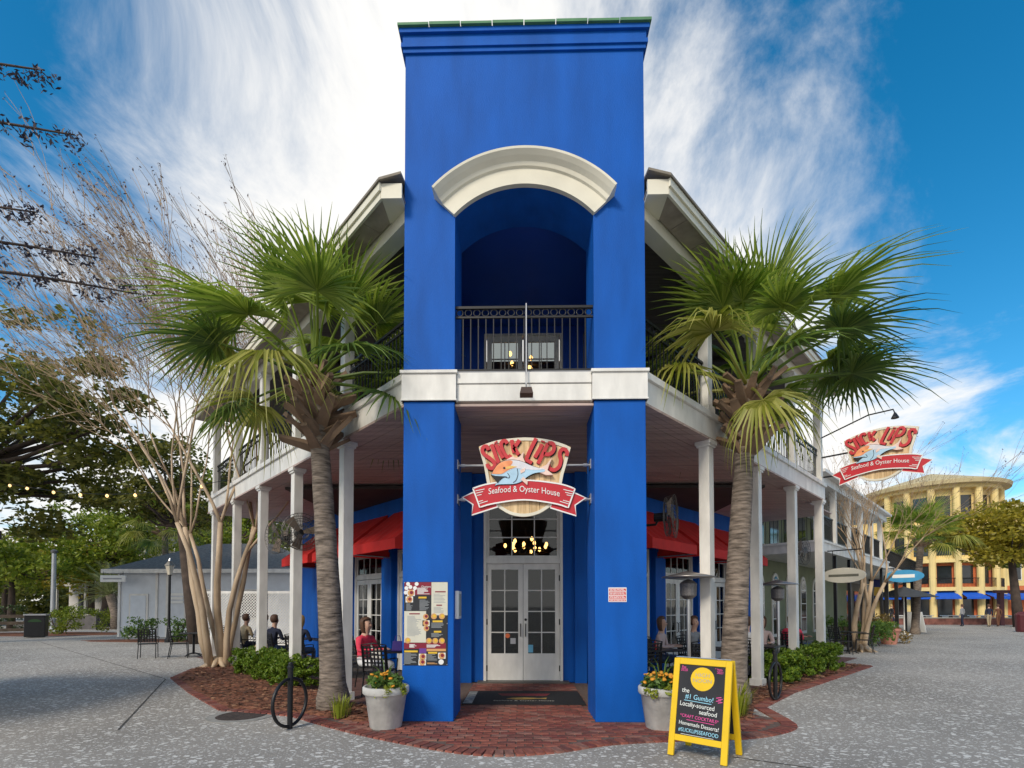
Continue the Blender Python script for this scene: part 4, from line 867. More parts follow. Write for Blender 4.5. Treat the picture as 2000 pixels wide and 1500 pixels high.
x, y, _ = Wp(1,8.98,-.13,0); fan((x-.3,y+.3,3.1), R(40), 'dark caged fan on the last right column', (.25,.25,-.1))

# ------------------------------------------------------------------ hedges
def hedge(name, label, c, L_, D, H, rz, seed, group=None):
    T = thing(name, label, 'hedge', (c[0], c[1], 0), rz, group)
    r = random.Random(seed); cl = []
    n = int(L_*D*105)
    for k in range(n):
        x, y, z = r.uniform(-L_/2, L_/2), r.uniform(-D/2, D/2), r.uniform(.08, H)
        e = max(abs(x)/(L_/2), abs(y)/(D/2)); 
        if e > .8 and z > H*.88: z -= .06
        cl.append(((x*.93, y*.9, z*.93), (.085,.085,.075), 85))
    leafcloud('foliage', cl, .027, hedgem, T, .65, seed)
    q = MB()
    for k in range(int(L_*6)): x, y = r.uniform(-L_/2.3, L_/2.3), r.uniform(-D/3, D/3); q.tube([(x,y,-.02),(x+.03,y,.3),(x+.08*r.uniform(-1,1),y+.05,H*.75)], .008, 5)
    q.build('stems', barkd, T, local=True)['kind'] = 'stuff'; return T
def wl(s, t, o): x, y, _ = Wp(s, t, o, 0); return x, y
hedge('clipped_hedge', 'low clipped green hedge along the left porch between bare tree and palm', wl(-1,5.3,.02), 3.9, .75, .66, R(-45), 2)
for t, l, lab, sd_ in ((5.1,1.15,'rounded clipped hedge directly behind the right-hand bike rack',4),(6.55,1.35,'rounded clipped hedge, middle one of the three along the right porch',5),(8.15,1.3,'rounded clipped hedge at the far end of the right porch',6)):
    hedge('clipped_hedge', lab, wl(1,t,.05), l, .85, .70, R(45), sd_)
def tuft(loc, label, n, h, seed, mat):
    T = thing('grass_tuft', label, 'plant', loc); r = random.Random(seed); q = MB()
    for k in range(n):
        a = r.uniform(0,6.28); l = h*r.uniform(.6,1.1); b = r.uniform(.03,.14); ca, sa = math.cos(a), math.sin(a); rr = r.uniform(.15,.55)*l; wd = .007
        p0 = (b*ca, b*sa); q.add([(p0[0]-sa*wd,p0[1]+ca*wd,0),(p0[0]+sa*wd,p0[1]-ca*wd,0),(p0[0]+rr*.4*ca+sa*wd,p0[1]+rr*.4*sa-ca*wd,l*.65),(p0[0]+rr*.4*ca-sa*wd,p0[1]+rr*.4*sa+ca*wd,l*.65),(p0[0]+rr*ca,p0[1]+rr*sa,l*.9)], [(0,1,2,3),(3,2,4)])
    q.build('blades', mat, T, local=True)['kind'] = 'stuff'; return T
tuft((-2.62,6.98,.03), 'yellow-green grass tuft at the foot of the left palm', 70, .34, 1, leafy)
tuft((3.05,7.15,.03), 'yellow-green grassy plant behind the sandwich board', 90, .55, 2, leafy); tuft((2.55,7.25,.03), 'tall strappy green plant between the heater and the sandwich board', 60, .8, 3, leafg)

# ------------------------------------------------------------------ sabal palms
def frond_mesh(name, seed, droop, n=36, mat=None):
    r = random.Random(seed); q = MB(); Lp = 1.12
    q.tube([(0,0,0),(Lp*.5,0,.06),(Lp,0,.02)], [.028,.018,.014], 5)
    for k in range(n):
        f_ = -1+2*k/(n-1); a = f_*R(118); ln = (1.0-.30*abs(f_)**1.5)*r.uniform(.80,1.10); ca, sa = math.cos(a), math.sin(a)
        cup = .22*abs(f_)                                         # blade folds up at the sides
        pts = []
        for t in (0,.30,.60,.82,1.):
            d = ln*t; dz = cup*d*.8-droop*(max(0,t-.25)**2)*ln*1.1-.10*d*d
            if t > .55: dz -= r.uniform(0,.10)*droop
            pts.append(Vector((Lp+ca*d*(1-.10*droop*t*t)-.03, sa*d*(1-.10*droop*t*t), .02+dz)))
        wds = (.006,.024,.015,.007,.001); sd_ = Vector((-sa, ca, 0)); base = len(q.v); vs = []
        for p, wv in zip(pts, wds): vs += [p-sd_*wv+Vector((0,0,wv*.5)), p-Vector((0,0,wv*.35)), p+sd_*wv+Vector((0,0,wv*.5))]
        fs = []
        for i in range(4): fs += [(3*i,3*i+1,3*i+4,3*i+3),(3*i+1,3*i+2,3*i+5,3*i+4)]
        q.add(vs, fs)
    return q.mesh(name, mat, False)
palm_a = leafmat('palm_leaf', (.12,.21,.012), (.40,.48,.07), .45); palm_b = leafmat('palm_leaf_old', (.22,.25,.02), (.55,.52,.14), .45); palm_c = leafmat('palm_leaf_dark', (.05,.11,.015), (.18,.26,.04), .4)
FR = [frond_mesh('frond', 1, .25, mat=palm_a), frond_mesh('frond', 2, .6, mat=palm_a), frond_mesh('frond', 3, 1.05, mat=palm_b), frond_mesh('frond', 4, .5, mat=palm_c)]
bt = MB(); bt.add([(-.06,0,0),(.06,0,0),(.035,.10,.28),(-.035,.10,.28),(-.05,-.035,.02),(.05,-.035,.02),(.025,.075,.30),(-.025,.075,.30)], [(0,1,2,3),(7,6,5,4),(0,4,5,1),(1,5,6,2),(2,6,7,3),(3,7,4,0)]); boot_me = bt.mesh('boot', boot)
def palm(label, base, top, r0, r1, nfr, seed, scale=1., boots=46, name='palm_tree'):
    T = thing(name, label, 'palm', base); r = random.Random(seed); b = Vector(base); tp = Vector(top)-b
    q = MB(); n = 26; pts = []; rad = []
    for k in range(n+1):
        t = k/n; pts.append((tp.x*(t**1.25), tp.y*t, tp.z*t-(.05 if k == 0 else 0))); e = (r0*1.25 if t < .04 else r0+(r1-r0)*min(1,t*1.4)); rad.append(e*(1+r.uniform(-.025,.03)))
    q.tube(pts, rad, 18); q.build('trunk', barkp, T, smooth=True, local=True)
    for k in range(boots):                                        # old leaf bases criss-cross under the crown
        z = tp.z*(.79+.20*k/boots) if boots > 20 else tp.z*.95; a = k*2.4+r.uniform(-.2,.2); t = z/tp.z; cx, cy = tp.x*t**1.25, tp.y*t; rr = r1*(1.0+.12*math.sin(k*.4))
        o = put('boot', boot_me, T, (cx+rr*math.sin(a)*.92, cy-rr*math.cos(a)*.92, z-.12)); s_ = r.uniform(.8,1.25)*scale; o.scale = (s_*1.3, s_*1.5, s_*1.35); o.rotation_euler = (-R(r.uniform(5,48)), r.uniform(-.6,.6), a+math.pi)
    for k in range(nfr):
        f_ = k/nfr; el = R(80-104*f_**.9+r.uniform(-14,14)); az = k*2.39996+r.uniform(-.25,.25)
        me = FR[0 if f_ < .22 else 1 if f_ < .62 else 2 if r.random() < .55 else 3]
        o = put('frond', me, T, (tp.x+.10*math.cos(az), tp.y+.10*math.sin(az), tp.z-.12+.18*(1-f_))); o.rotation_euler = (r.uniform(-.35,.35), -el, az); s_ = scale*r.uniform(.88,1.12); o.scale = (s_,)*3
    return T
palm('tall cabbage palm with rough leaf-base collar standing left of the menu pillar', (-2.93,7.55,0), (-3.36,7.75,5.30), .20, .145, 27, 11, 1.14)
palm('tall cabbage palm with rough leaf-base collar standing right of the notice pillar', (3.38,8.05,0), (3.80,8.25,5.35), .215, .15, 29, 23, 1.18)

# ------------------------------------------------------------------ bare crepe myrtles
def bare_tree(label, base, trunks, seed, bias=(0,0,0), size=1., tipmat=None, levels=4):
    T = thing('bare_tree', label, 'tree', base); r = random.Random(seed); tr = MB(); br_ = MB(); tips = []
    def grow(mb, p, d, ln, rad, lev):
        pts = [p]; n = 5 if lev < 2 else 4; dd = d.copy()
        for i in range(n):
            dd = (dd+Vector((r.uniform(-1,1), r.uniform(-1,1), r.uniform(-.5,.7)))*.13+Vector(bias)*.05*(lev+.3)+Vector((0,0,.05))).normalized(); pts.append(pts[-1]+dd*ln/n)
        rr = [rad*(1-.45*i/n) for i in range(n+1)]; (tr if lev < 2 else br_).tube(pts, rr, 9 if lev == 0 else 7 if lev == 1 else 4 if lev < 4 else 3, caps=lev < 2)
        if lev >= levels: tips.append(pts[-1]); return
        k = (3, 3, 4, 4, 3)[lev]
        for i in range(k):
            at_ = n if i < 2 else r.randrange(max(1, n-2), n+1); ax = dd.orthogonal().normalized(); ax.rotate(Matrix.Rotation(r.uniform(0,6.28),3,dd))
            nd = (dd+ax*r.uniform(.25,.62)).normalized(); grow(mb, pts[at_], nd, ln*r.uniform(.58,.82), max(.005*size, rr[at_]*r.uniform(.55,.78)), lev+1)
    for dx, dy, lx, ly, rad in trunks: grow(tr, Vector((dx,dy,-.05)), Vector((lx,ly,1)).normalized(), 2.7*size, rad, 0)
    q = MB(); 
    for k in range(9): a = k*.7; tr.tube([(.1*math.cos(a),.1*math.sin(a),.22),(.28*math.cos(a),.28*math.sin(a),.07),(.5*math.cos(a),.5*math.sin(a),-.01)], [.10,.06,.02], 6)
    tr.build('trunk', barkc, T, smooth=True, local=True); o = br_.build('twigs', twigm, T, local=True); o['kind'] = 'stuff'
    if tipmat: leafcloud('seed_heads', [(tuple(t), (.05,.05,.07), 2) for t in tips], .022*size, tipmat, T, .5, seed, kind='stuff')
    return T
budm = leafmat('dry_buds', (.06,.04,.05), (.16,.10,.10), .2)
bare_tree('bare many-stemmed tree with smooth tan trunks beside the left hedge', (-7.95,12.75,.0), [(-.2,0,-.34,-.12,.105),(.06,.06,-.06,-.05,.11),(.26,-.08,.12,.02,.085),(-.08,-.18,-.18,-.10,.09),(.16,.10,.02,.06,.085),(-.02,.2,-.22,.10,.08)], 5, (-.34,-.16,.02), 1.42, budm, 5)
bare_tree('bare pale-barked tree among potted plants beyond the right porch', (12.0,17.7,.0), [(-.1,0,-.22,0,.11),(.12,.05,.22,.02,.10),(.0,-.12,.03,-.2,.09),(.05,.14,.35,.1,.08)], 9, (.12,0,0), .95, budm, 4)

# ------------------------------------------------------------------ leafy trees
oakm = leafmat('oak_leaf', (.06,.085,.012), (.24,.23,.035), .45); limem = leafmat('spring_leaf', (.10,.17,.012), (.32,.36,.03), .45); goldm = leafmat('golden_leaf', (.22,.20,.015), (.46,.36,.03), .4); darkm = leafmat('shade_leaf', (.02,.045,.012), (.07,.11,.02), .3)
def tree(label, base, h, cr, crown_z, n, mat, leaf, seed, tr=.2, flat=.35, off=(0,0), per=110, name='leafy_tree', cl=(.9,.45)):
    T = thing(name, label, 'tree', base); r = random.Random(seed); q = MB(); cl_ = []
    ctr = Vector((off[0], off[1], crown_z)); q.tube([(0,0,-.1),(off[0]*.2,off[1]*.2,h*.25),(off[0]*.5,off[1]*.5,crown_z*.8)], [tr*1.3,tr,tr*.7], 10)
    for k in range(n):
        d = Vector((r.gauss(0,1), r.gauss(0,1), r.gauss(0,1))).normalized()*(r.random()**.4); p = ctr+Vector((d.x*cr[0], d.y*cr[1], d.z*cr[2]))
        s_ = r.uniform(.6,1.25); cl_.append((tuple(p), (cl[0]*s_, cl[0]*s_, cl[1]*s_), per))
        if k % 3 == 0: m_ = (Vector((off[0]*.5,off[1]*.5,crown_z*.75))+p)/2+Vector((0,0,-.3)); q.tube([(off[0]*.5,off[1]*.5,crown_z*.75), tuple(m_), tuple(p)], [tr*.45,tr*.22,tr*.08], 5)
    q.build('trunk', barkd, T, smooth=True, local=True); leafcloud('crown', cl_, leaf, mat, T, .55, seed, flat=flat); return T
tree('large dark oak spreading in layers over the far left of the street', (-25.5,19.5,0), 15, (6.5,4,5.0), 9.3, 130, oakm, .13, 3, .42, .5, (3.5,0), 170, cl=(1.15,.5))
tree('dark oak with a curved trunk behind the bare tree and beside the pale blue hut', (-13.9,20.8,0), 8, (3.6,2.5,1.9), 6.8, 60, oakm, .10, 4, .24, .4, (-1.6,0), 150)
tree('bright green tree beyond the litter bin on the left street', (-37,35,0), 8, (5,4,2.3), 5.0, 55, limem, .16, 5, .2, .2, (0,0), 130, cl=(1.2,.8))
tree('yellow-green tree behind the metal pole on the left street', (-40,45,0), 9, (6,4,3.4), 5.6, 60, goldm, .2, 6, .25, .2, (0,0), 130, cl=(1.4,.9))
tree('mid green tree with a stout trunk in front of the white balcony house', (-32.5,38,0), 9, (4.2,3,3.0), 7.2, 60, limem, .15, 7, .35, .2, (0,0), 130, cl=(1.2,.8))
tree('tall leafy tree standing behind the white balcony house', (-36,58,0), 16, (11,5,5.5), 11, 100, oakm, .25, 8, .4, .3, (0,0), 150, cl=(2.,1.2))
tree('tall sparse tree behind the pale blue hut roof', (-24,40,0), 13, (6,4,4.2), 8.6, 70, limem, .17, 12, .3, .3, (0,0), 120, cl=(1.4,.8))
tree('golden green street tree on the plaza beside the dark red litter bin', (38.2,38.5,0), 9, (6.0,4,2.5), 7.2, 90, goldm, .16, 9, .28, .3, (-1,0), 150, cl=(1.2,.6))
tree('leafy green tree in front of the far right end of the plaza', (45,42,0), 8, (4.5,4,2.2), 6.4, 50, limem, .16, 13, .25, .3, (0,0), 130, cl=(1.2,.7))
ob = thing('overhanging_tree', 'tree whose dark leafy twigs hang in from beyond the left kiosk', 'tree', (-11.5,6.2,0)); r = random.Random(4); q = MB(); cl_ = []
q.tube([(0,0,-.1),(.1,0,3),(.3,.1,6.5),(.4,.2,9)], [.22,.17,.12,.06], 10)
for tip in ((4.55,1.1,8.9),(4.35,.8,9.6),(4.1,1.0,7.6),(4.6,1.5,7.25),(3.9,.6,6.7),(5.0,1.9,6.9)):
    s0 = Vector((.3,.1,tip[2]-1.2)); m_ = (s0+Vector(tip))/2+Vector((0,0,.45)); P = bez([tuple(s0), tuple(m_), tip], 10); q.tube(P, [.05-.042*i/len(P) for i in range(len(P))], 5)
    for i, p in enumerate(P[6:]): cl_ += [((p[0]+r.uniform(-.1,.1), p[1]+r.uniform(-.1,.1), p[2]+r.uniform(-.14,.06)), (.12,.12,.12), 16) for _ in range(2)]
q.build('trunk', barkd, ob, smooth=True, local=True); leafcloud('leaves', cl_, .042, leafmat('plum_leaf',(.018,.015,.03),(.06,.05,.07),.2), ob, .4, 5)
def date_palm(label, base, h, seed):
    T = thing('date_palm', label, 'palm', base); r = random.Random(seed); q = MB(); q.tube([(0,0,-.05),(-.15,0,h*.5),(-.5,0,h)], [.36,.28,.30], 12); q.build('trunk', barkp, T, smooth=True, local=True)
    q = MB(); n = 26; Lf = 2.5; q.tube([(0,0,0),(Lf*.5,0,.25),(Lf,0,-.35)], [.03,.02,.006], 4)
    for k in range(60):
        t = .12+.88*(k//2)/30; x = Lf*t; z = .25*math.sin(t*2.2)-.35*t*t*1.2; s_ = 1 if k % 2 else -1; l = .55*(1-.5*t)
        q.add([(x,0,z),(x+.04,0,z),(x+.25+l*.3,s_*l,z-.12)], [(0,1,2)])
    me = q.mesh('frond', leafmat('date_leaf',(.10,.14,.05),(.30,.32,.12),.35))
    for k in range(n): o = put('frond', me, T, (-.5,0,h)); o.rotation_euler = (r.uniform(-.2,.2), -R(75-95*(k/n)), k*2.4)
date_palm('feathery date palm leaning in front of the white garden gate', (-28.2,33.8,0), 2.4, 3)
palm('sabal palm with its crown above the pale blue hut', (-21.5,29.5,0), (-21.8,29.5,6.3), .2, .16, 24, 31, 1.25, 12); palm('sabal palm beyond the bare pale-barked tree on the right street', (22.5,28.6,0), (22.8,28.4,5.4), .2, .16, 24, 37, 1.25, 12)

for k, (x, y, h, m, lab) in enumerate(((-62,52,9,goldm,'broad yellow-green tree far down the left street behind the fence'),(-50,60,12,limem,'tall green tree far down the left street'),(-75,70,14,oakm,'large dark tree at the far left end of the street'),(-46,38,7,limem,'low spreading green tree behind the wooden fence'),(-30,66,14,oakm,'tall dark tree behind the balcony house roof'),(-18,52,12,oakm,'dark tree rising behind the hut and porch end'),(-58,40,8,darkm,'dark shade tree left of the wooden fence'))):
    tree(lab, (x,y,0), h, (h*.62,h*.4,h*.36), h*.55, 70, m, .22, 40+k, .3, .2, (0,0), 150, cl=(h*.14,h*.09))
r = random.Random(77); cl_ = []
for k in range(420):
    if k % 4: x = r.uniform(-150,-8); y = 78+r.uniform(-6,14)
    else: x = r.uniform(70,150); y = 95+r.uniform(-6,14)
    h = r.uniform(3,9)+2.5*math.sin(x*.13); cl_ += [((x,y,max(1.,h*f_)), (2.4,2.,1.5), 45) for f_ in (.15,.5,.9)]
tag(leafcloud('distant_trees', cl_, .42, oakm, None, .6, 78), 'distant band of trees closing off the ends of the streets', 'trees', kind='stuff')
# ------------------------------------------------------------------ left street
def house_windows(T, rects, y, mat=dglass, fr=white):
    for x0, x1, z0, z1 in rects:
        q = MB(); q.box(x0-.08,x1+.08,y-.06,y-.003,z0-.08,z1+.08); f_ = q.build('window', fr, T, local=True); q = MB(); q.box(x0,x1,y-.075,y-.061,z0,z1); q.build('pane', mat, f_, local=True)
H_ = thing('garden_hut', 'pale blue hut with grey hipped shingle roof behind the bare tree', 'hut', (-16.5,25.2,0))
q = MB(); q.box(-4.4,4.9,0,5.5,0,3.45); q.build('wall', greyblue, H_, local=True)
q = MB(); e = .55; z0 = 3.45; a = [(-4.4-e,-e,z0),(4.9+e,-e,z0),(4.9+e,5.5+e,z0),(-4.4-e,5.5+e,z0)]; b = [(-1.6,2.75,5.2),(2.1,2.75,5.2)]
q.add(a+b, [(3,2,1,0),(0,1,5,4),(1,2,5),(2,3,4,5),(3,0,4)]); q.build('roof', hutroof, H_, local=True)
q = MB(); q.box(-4.4-e,4.9+e,-e-.03,-e+.01,3.30,3.50); q.box(-4.4-e-.03,-4.4-e,-e,5.5+e,3.30,3.50); q.build('fascia', white, H_, local=True)
q = MB(); q.box(-3.9,-2.9,-.05,-.003,0,2.25); d_ = q.build('door', white, H_, local=True); q = MB(); q.box(-3.8,-3.0,-.07,-.051,.1,2.15); q.build('door_panel', greyblue, d_, local=True)
for x in (-4.42,-2.45,-1.9): q = MB(); q.box(x-.06,x+.06,-.06,-.002,0,3.3); q.build('corner_board', white, H_, local=True)
house_windows(H_, [(-.9,.3,1.0,2.4),(1.6,2.8,1.0,2.4)], 0)
for k in range(3): q = MB(); q.box(-1.75,-1.05,-.06,-.02,1.75+.2*k,1.88+.2*k); q.build('notice_board', whitep, H_, local=True)
sg = thing('hut_sign', 'narrow white board sign hung under the pale blue hut eave', 'sign', (-20.7,24.5,3.0)); q = MB(); q.box(-.65,.65,-.03,.03,-.17,.17); q.build('board', whitep, sg, local=True, bevel=.01); q = MB(); q.box(-.5,.45,-.036,-.0305,-.04,.03); q.build('faded_print', M('grey_print',(.35,.35,.38),.6), sg, local=True)
q = MB(); [q.tube([(x,0,.17),(x,0,.36)], .012, 5) for x in (-.5,.5)]; q.build('hanger', iron, sg, local=True)
LF = thing('lattice_screen', 'white wooden lattice screen standing beyond the left porch end', 'screen', (-11.0,18.6,0))
for k in range(1, 4):
    x0 = -2.4+k*1.2; q = MB(); q.box(x0,x0+.08,-.04,.04,0,2.2); q.build('post', white, LF, local=True)
    q = MB(); q.box(x0+.08,x0+1.2,-.025,.025,2.08,2.18); q.box(x0+.08,x0+1.2,-.025,.025,.10,.2); q.build('rail', white, LF, local=True); q = MB()
    for sg_ in (-1, 1):
        for i in range(-18, 12):
            c = i*.11; pts = []
            for zz in (.2, 2.08):
                pass
            z_a, z_b = .2, 2.08; xa = x0+.08+(c if sg_ > 0 else 1.12-c); xb = xa+sg_*(z_b-z_a)
            lo, hi = x0+.08, x0+1.2
            def cz(x): return z_a+(x-xa)*sg_
            xs0, xs1 = max(min(xa,xb),lo), min(max(xa,xb),hi)
            if xs1-xs0 > .03: q.hexa([(xs0,-.008*sg_-.006,cz(xs0)-.02),(xs1,-.008*sg_-.006,cz(xs1)-.02),(xs1,-.008*sg_+.006,cz(xs1)-.02),(xs0,-.008*sg_+.006,cz(xs0)-.02),(xs0,-.008*sg_-.006,cz(xs0)+.02),(xs1,-.008*sg_-.006,cz(xs1)+.02),(xs1,-.008*sg_+.006,cz(xs1)+.02),(xs0,-.008*sg_+.006,cz(xs0)+.02)])
    tag(q.build('lattice', white, LF, local=True), None, None, kind='stuff')
WH = thing('balcony_house', 'white two-storey house with railed upper balcony at the end of the left street', 'house', (-39,47,0))
q = MB(); q.box(-5,6.5,0,8,0,7.2); q.build('wall', M('house_white',(.66,.63,.60),.7,.08,1), WH, local=True)
q = MB(); q.add([(-5.6,-.7,7.2),(7.1,-.7,7.2),(7.1,8.7,7.2),(-5.6,8.7,7.2),(-1.5,4,9.6),(3,4,9.6)], [(3,2,1,0),(0,1,5,4),(1,2,5),(2,3,4,5),(3,0,4)]); q.build('roof', shingle, WH, local=True)
q = MB(); q.box(-5,6.5,-1.6,-.003,3.5,3.75); q.build('balcony', white, WH, local=True)
for k in range(5): q = MB(); x = -4.9+k*2.8; q.box(x,x+.2,-1.58,-1.38,0,3.5); q.box(x,x+.2,-1.58,-1.38,3.75,7.2); q.build('column', white, WH, local=True)
q = MB(); q.box(-5,6.5,-1.55,-1.5,4.65,4.72); [q.box(-5+k*.2,-4.95+k*.2,-1.55,-1.5,3.75,4.65) for k in range(57)]; tag(q.build('railing', white, WH, local=True), None, None, kind='stuff')
house_windows(WH, [(-4,-2.8,.8,2.8),(-1.5,-.3,.8,2.8),(2.2,3.4,.8,2.8),(4.6,5.8,.8,2.8),(-4,-2.8,4.4,6.4),(-1.2,0,4.4,6.4),(2,3.2,4.4,6.4),(4.6,5.8,4.4,6.4)], 0)
G_ = thing('garden_gate', 'dark metal picket gate and fence behind the leaning date palm', 'fence', (-30.3,37,0))
q = MB(); q.box(-2.4,4.5,-.02,.02,1.25,1.3); q.box(-2.4,4.5,-.02,.02,.15,.2); q.build('rail', iron, G_, local=True)
pk = MB(); pk.box(-.015,.015,-.012,.012,.02,1.42); pm_ = pk.mesh('picket', iron)
for k in range(47): put('picket', pm_, G_, (-2.35+k*.148,.03,0))
q = thing('low_wall', 'low dark sloping garden wall with pale coping on the left street', 'wall', (-31.5,33.5,0)); m_ = MB(); m_.hexa([(-3.6,-.15,0),(2.2,-.15,0),(2.2,.15,0),(-3.6,.15,0),(-3.6,-.15,.35),(2.2,-.15,1.05),(2.2,.15,1.05),(-3.6,.15,.35)]); m_.build('wall_body', M('grey_block',(.12,.11,.11),.9,.2,4), q, local=True); m_ = MB(); m_.hexa([(-3.65,-.2,.352),(2.25,-.2,1.055),(2.25,.2,1.055),(-3.65,.2,.352),(-3.65,-.2,.45),(2.25,-.2,1.155),(2.25,.2,1.155),(-3.65,.2,.45)]); m_.build('coping', M('pale_coping',(.40,.38,.34),.8), q, local=True)
T = thing('litter_bin', 'square black litter bin with pale lid beside the wooden fence', 'bin', (-25.0,24.9,0), R(35)); q = MB(); q.box(-.40,.40,-.40,.40,.04,1.12); q.build('bin_body', iron, T, local=True, bevel=.03); q = MB(); q.box(-.43,.43,-.43,.43,1.121,1.20); q.build('lid', M('bin_lid',(.40,.40,.42),.4), T, local=True, bevel=.02); q = MB(); q.prism([(.26*math.cos(a*.314), .80+.15*math.sin(a*.314)) for a in range(11)], lambda x,z:(x,-.41,z), lambda x,z:(x,-.4015,z)); q.build('opening', M('bin_green',(.03,.08,.03),.6), T, local=True)
T = thing('wooden_fence', 'weathered post and rail wooden fence at the left edge of the street', 'fence', (-27.4,23.8,0), R(50))
for k in range(4): q = MB(); q.box(-2.6+k*1.6,-2.46+k*1.6,-.07,.07,-.05,1.25); q.build('post', fence_w, T, local=True)
for z in (.3,.65,1.0): q = MB(); q.box(-2.6,2.5,-.11,-.072,z,z+.16); q.build('rail', fence_w, T, local=True)
def bush(label, loc, r_, n, mat, seed, leaf=.06, name='bush'):
    T = thing(name, label, 'bush', loc); r = random.Random(seed); leafcloud('foliage', [((r.uniform(-1,1)*r_[0], r.uniform(-1,1)*r_[1], r.uniform(.15,1)*r_[2]), (.32,.32,.25), 80) for _ in range(n)], leaf, mat, T, .6, seed)
    q = MB(); [q.tube([(r.uniform(-.3,.3)*r_[0],r.uniform(-.3,.3)*r_[1],-.03),(r.uniform(-.6,.6)*r_[0],r.uniform(-.5,.5)*r_[1],r_[2]*.8)], .02, 5) for _ in range(6)]; q.build('stems', barkd, T, local=True)['kind'] = 'stuff'; return T
bush('rounded green shrub behind the black litter bin', (-26.4,28.0,0), (1.6,1.0,1.5), 34, limem, 2); bush('dark green shrub beside the wooden fence', (-31,27.5,0), (2.0,1.0,1.5), 36, darkm, 3)
bush('small leafy shrub beside the hut door', (-17.6,22.4,0), (.45,.4,1.0), 12, leafg, 4); bush('small leafy shrub at the foot of the street lantern', (-15.6,22.2,0), (.5,.4,1.0), 12, leafg, 5); bush('low lime shrub at the foot of the sloping wall', (-30.0,35.4,0), (.8,.5,1.4), 14, limem, 6)
def pinestraw(name, c, rx, ry):
    b = MB(); b.prism([(c[0]+rx*math.cos(a*.35)*(1+.12*math.sin(a*3)), c[1]+ry*math.sin(a*.35)) for a in range(18)], lambda x,y:(x,y,-.02), lambda x,y:(x,y,.012)); struct(b.build(name, mulch))
pinestraw('mulch_patch', (-27.5,27.8), 4.6, 2.2); pinestraw('mulch_patch', (-17.0,22.6), 3.2, 1.0); pinestraw('mulch_patch', (-13.6,9.9), 1.9, 1.5); pinestraw('mulch_patch', (-27.5,34.6), 2.6, .9)
def lantern(loc, h, label, banner=False):
    T = thing('street_lantern', label, 'street lamp', loc)
    q = MB(); q.lathe([(.16,0),(.16,.12),(.10,.2),(.07,.7),(.055,.75),(.05,h-.6),(.08,h-.55)], (0,0,0), 12); q.build('post', iron, T, local=True)
    q = MB(); q.lathe([(.09,h-.55),(.19,h-.15),(.18,h-.14)], (0,0,0), 6); q.build('lantern_glass', M('lamp_glass',(.60,.55,.45),.2), T, local=True)
    q = MB(); q.lathe([(.23,h-.14),(.2,h-.1),(.06,h+.08),(.02,h+.2)], (0,0,0), 6); q.build('cap', steel if not banner else iron, T, local=True)
    if banner:
        q = MB(); q.tube([(0,0,h-.9),(.75,0,h-.9)], .02, 5); q.tube([(0,0,h-2.6),(.75,0,h-2.6)], .02, 5); q.build('bracket', iron, T, local=True)
        q = MB(); q.box(.1,.72,-.01,.01,h-2.58,h-.92); q.prism([(.41+.18*math.cos(a*.5236), h-1.3+.18*math.sin(a*.5236)) for a in range(12)], lambda x,z:(x,-.014,z), lambda x,z:(x,-.0105,z), 1); q.hexa([(.18,-.014,h-2.4),(.64,-.014,h-2.4),(.64,-.0105,h-2.4),(.18,-.0105,h-2.4),(.25,-.014,h-1.9),(.55,-.014,h-1.9),(.55,-.0105,h-1.9),(.25,-.0105,h-1.9)], 1); q.build('banner', [M('banner_navy',(.02,.03,.16),.7), M('banner_gold',(.70,.42,.06),.7)], T, local=True)
    return T
lantern((-15.7,21.6,0), 3.55, 'black street lantern beside the pale blue hut'); lantern((20.0,28.6,0), 4.6, 'black street lantern carrying a navy and gold banner', True)
T = thing('metal_pole', 'plain grey metal pole among the trees on the left street', 'pole', (-32.0,33.0,0)); q = MB(); q.lathe([(.17,0),(.17,.1),(.15,.2),(.13,5.2),(.10,5.25)], (0,0,0), 12); q.build('shaft', M('galvanised',(.42,.43,.45),.4,.1,3,metal=.5), T, local=True); q = MB(); q.lathe([(.18,5.25),(.2,5.4),(.05,5.5)], (0,0,0), 12); q.build('cap', M('pole_cap',(.10,.10,.11),.5), T, local=True)
K_ = thing('street_kiosk', 'dark-roofed kiosk whose eave corner juts in at the left', 'kiosk', (-10.6,6.6,0)); q = MB(); q.box(-2.2,.7,-2.6,1.0,0,2.75); q.build('wall', fence_w, K_, local=True); q = MB(); q.add([(-2.9,-3.3,2.72),(1.85,-3.3,2.72),(1.85,1.45,2.72),(-2.9,1.45,2.72),(-2.9,-3.3,2.86),(1.85,-3.3,2.86),(1.85,1.45,2.86),(-2.9,1.45,2.86),(-.6,-.9,4.4)], [(3,2,1,0),(0,1,5,4),(1,2,6,5),(2,3,7,6),(3,0,4,7),(4,5,8),(5,6,8),(6,7,8),(7,4,8)]); q.build('roof', M('kiosk_roof',(.05,.035,.045),.7,.2,5), K_, local=True)
sl = thing('string_lights', 'string of small warm bulbs on a dark wire from the porch into the trees', 'string lights', (-8,12.9,4.9)); P = bez([(0.25,-.2,.02),(-2.5,.5,-.15),(-5.5,1.5,.1),(-9,3,.75)], 8); q = MB(); q.tube(P, .008, 4); q.build('wire', iron, sl, local=True)
q = MB(); q.lathe([(.005,-.10),(.035,-.07),(.04,-.04),(.018,0)], (0,0,0), 8); me = q.mesh('bulb', stringm, True)
for p in P[3::3]: put('bulb', me, sl, p)

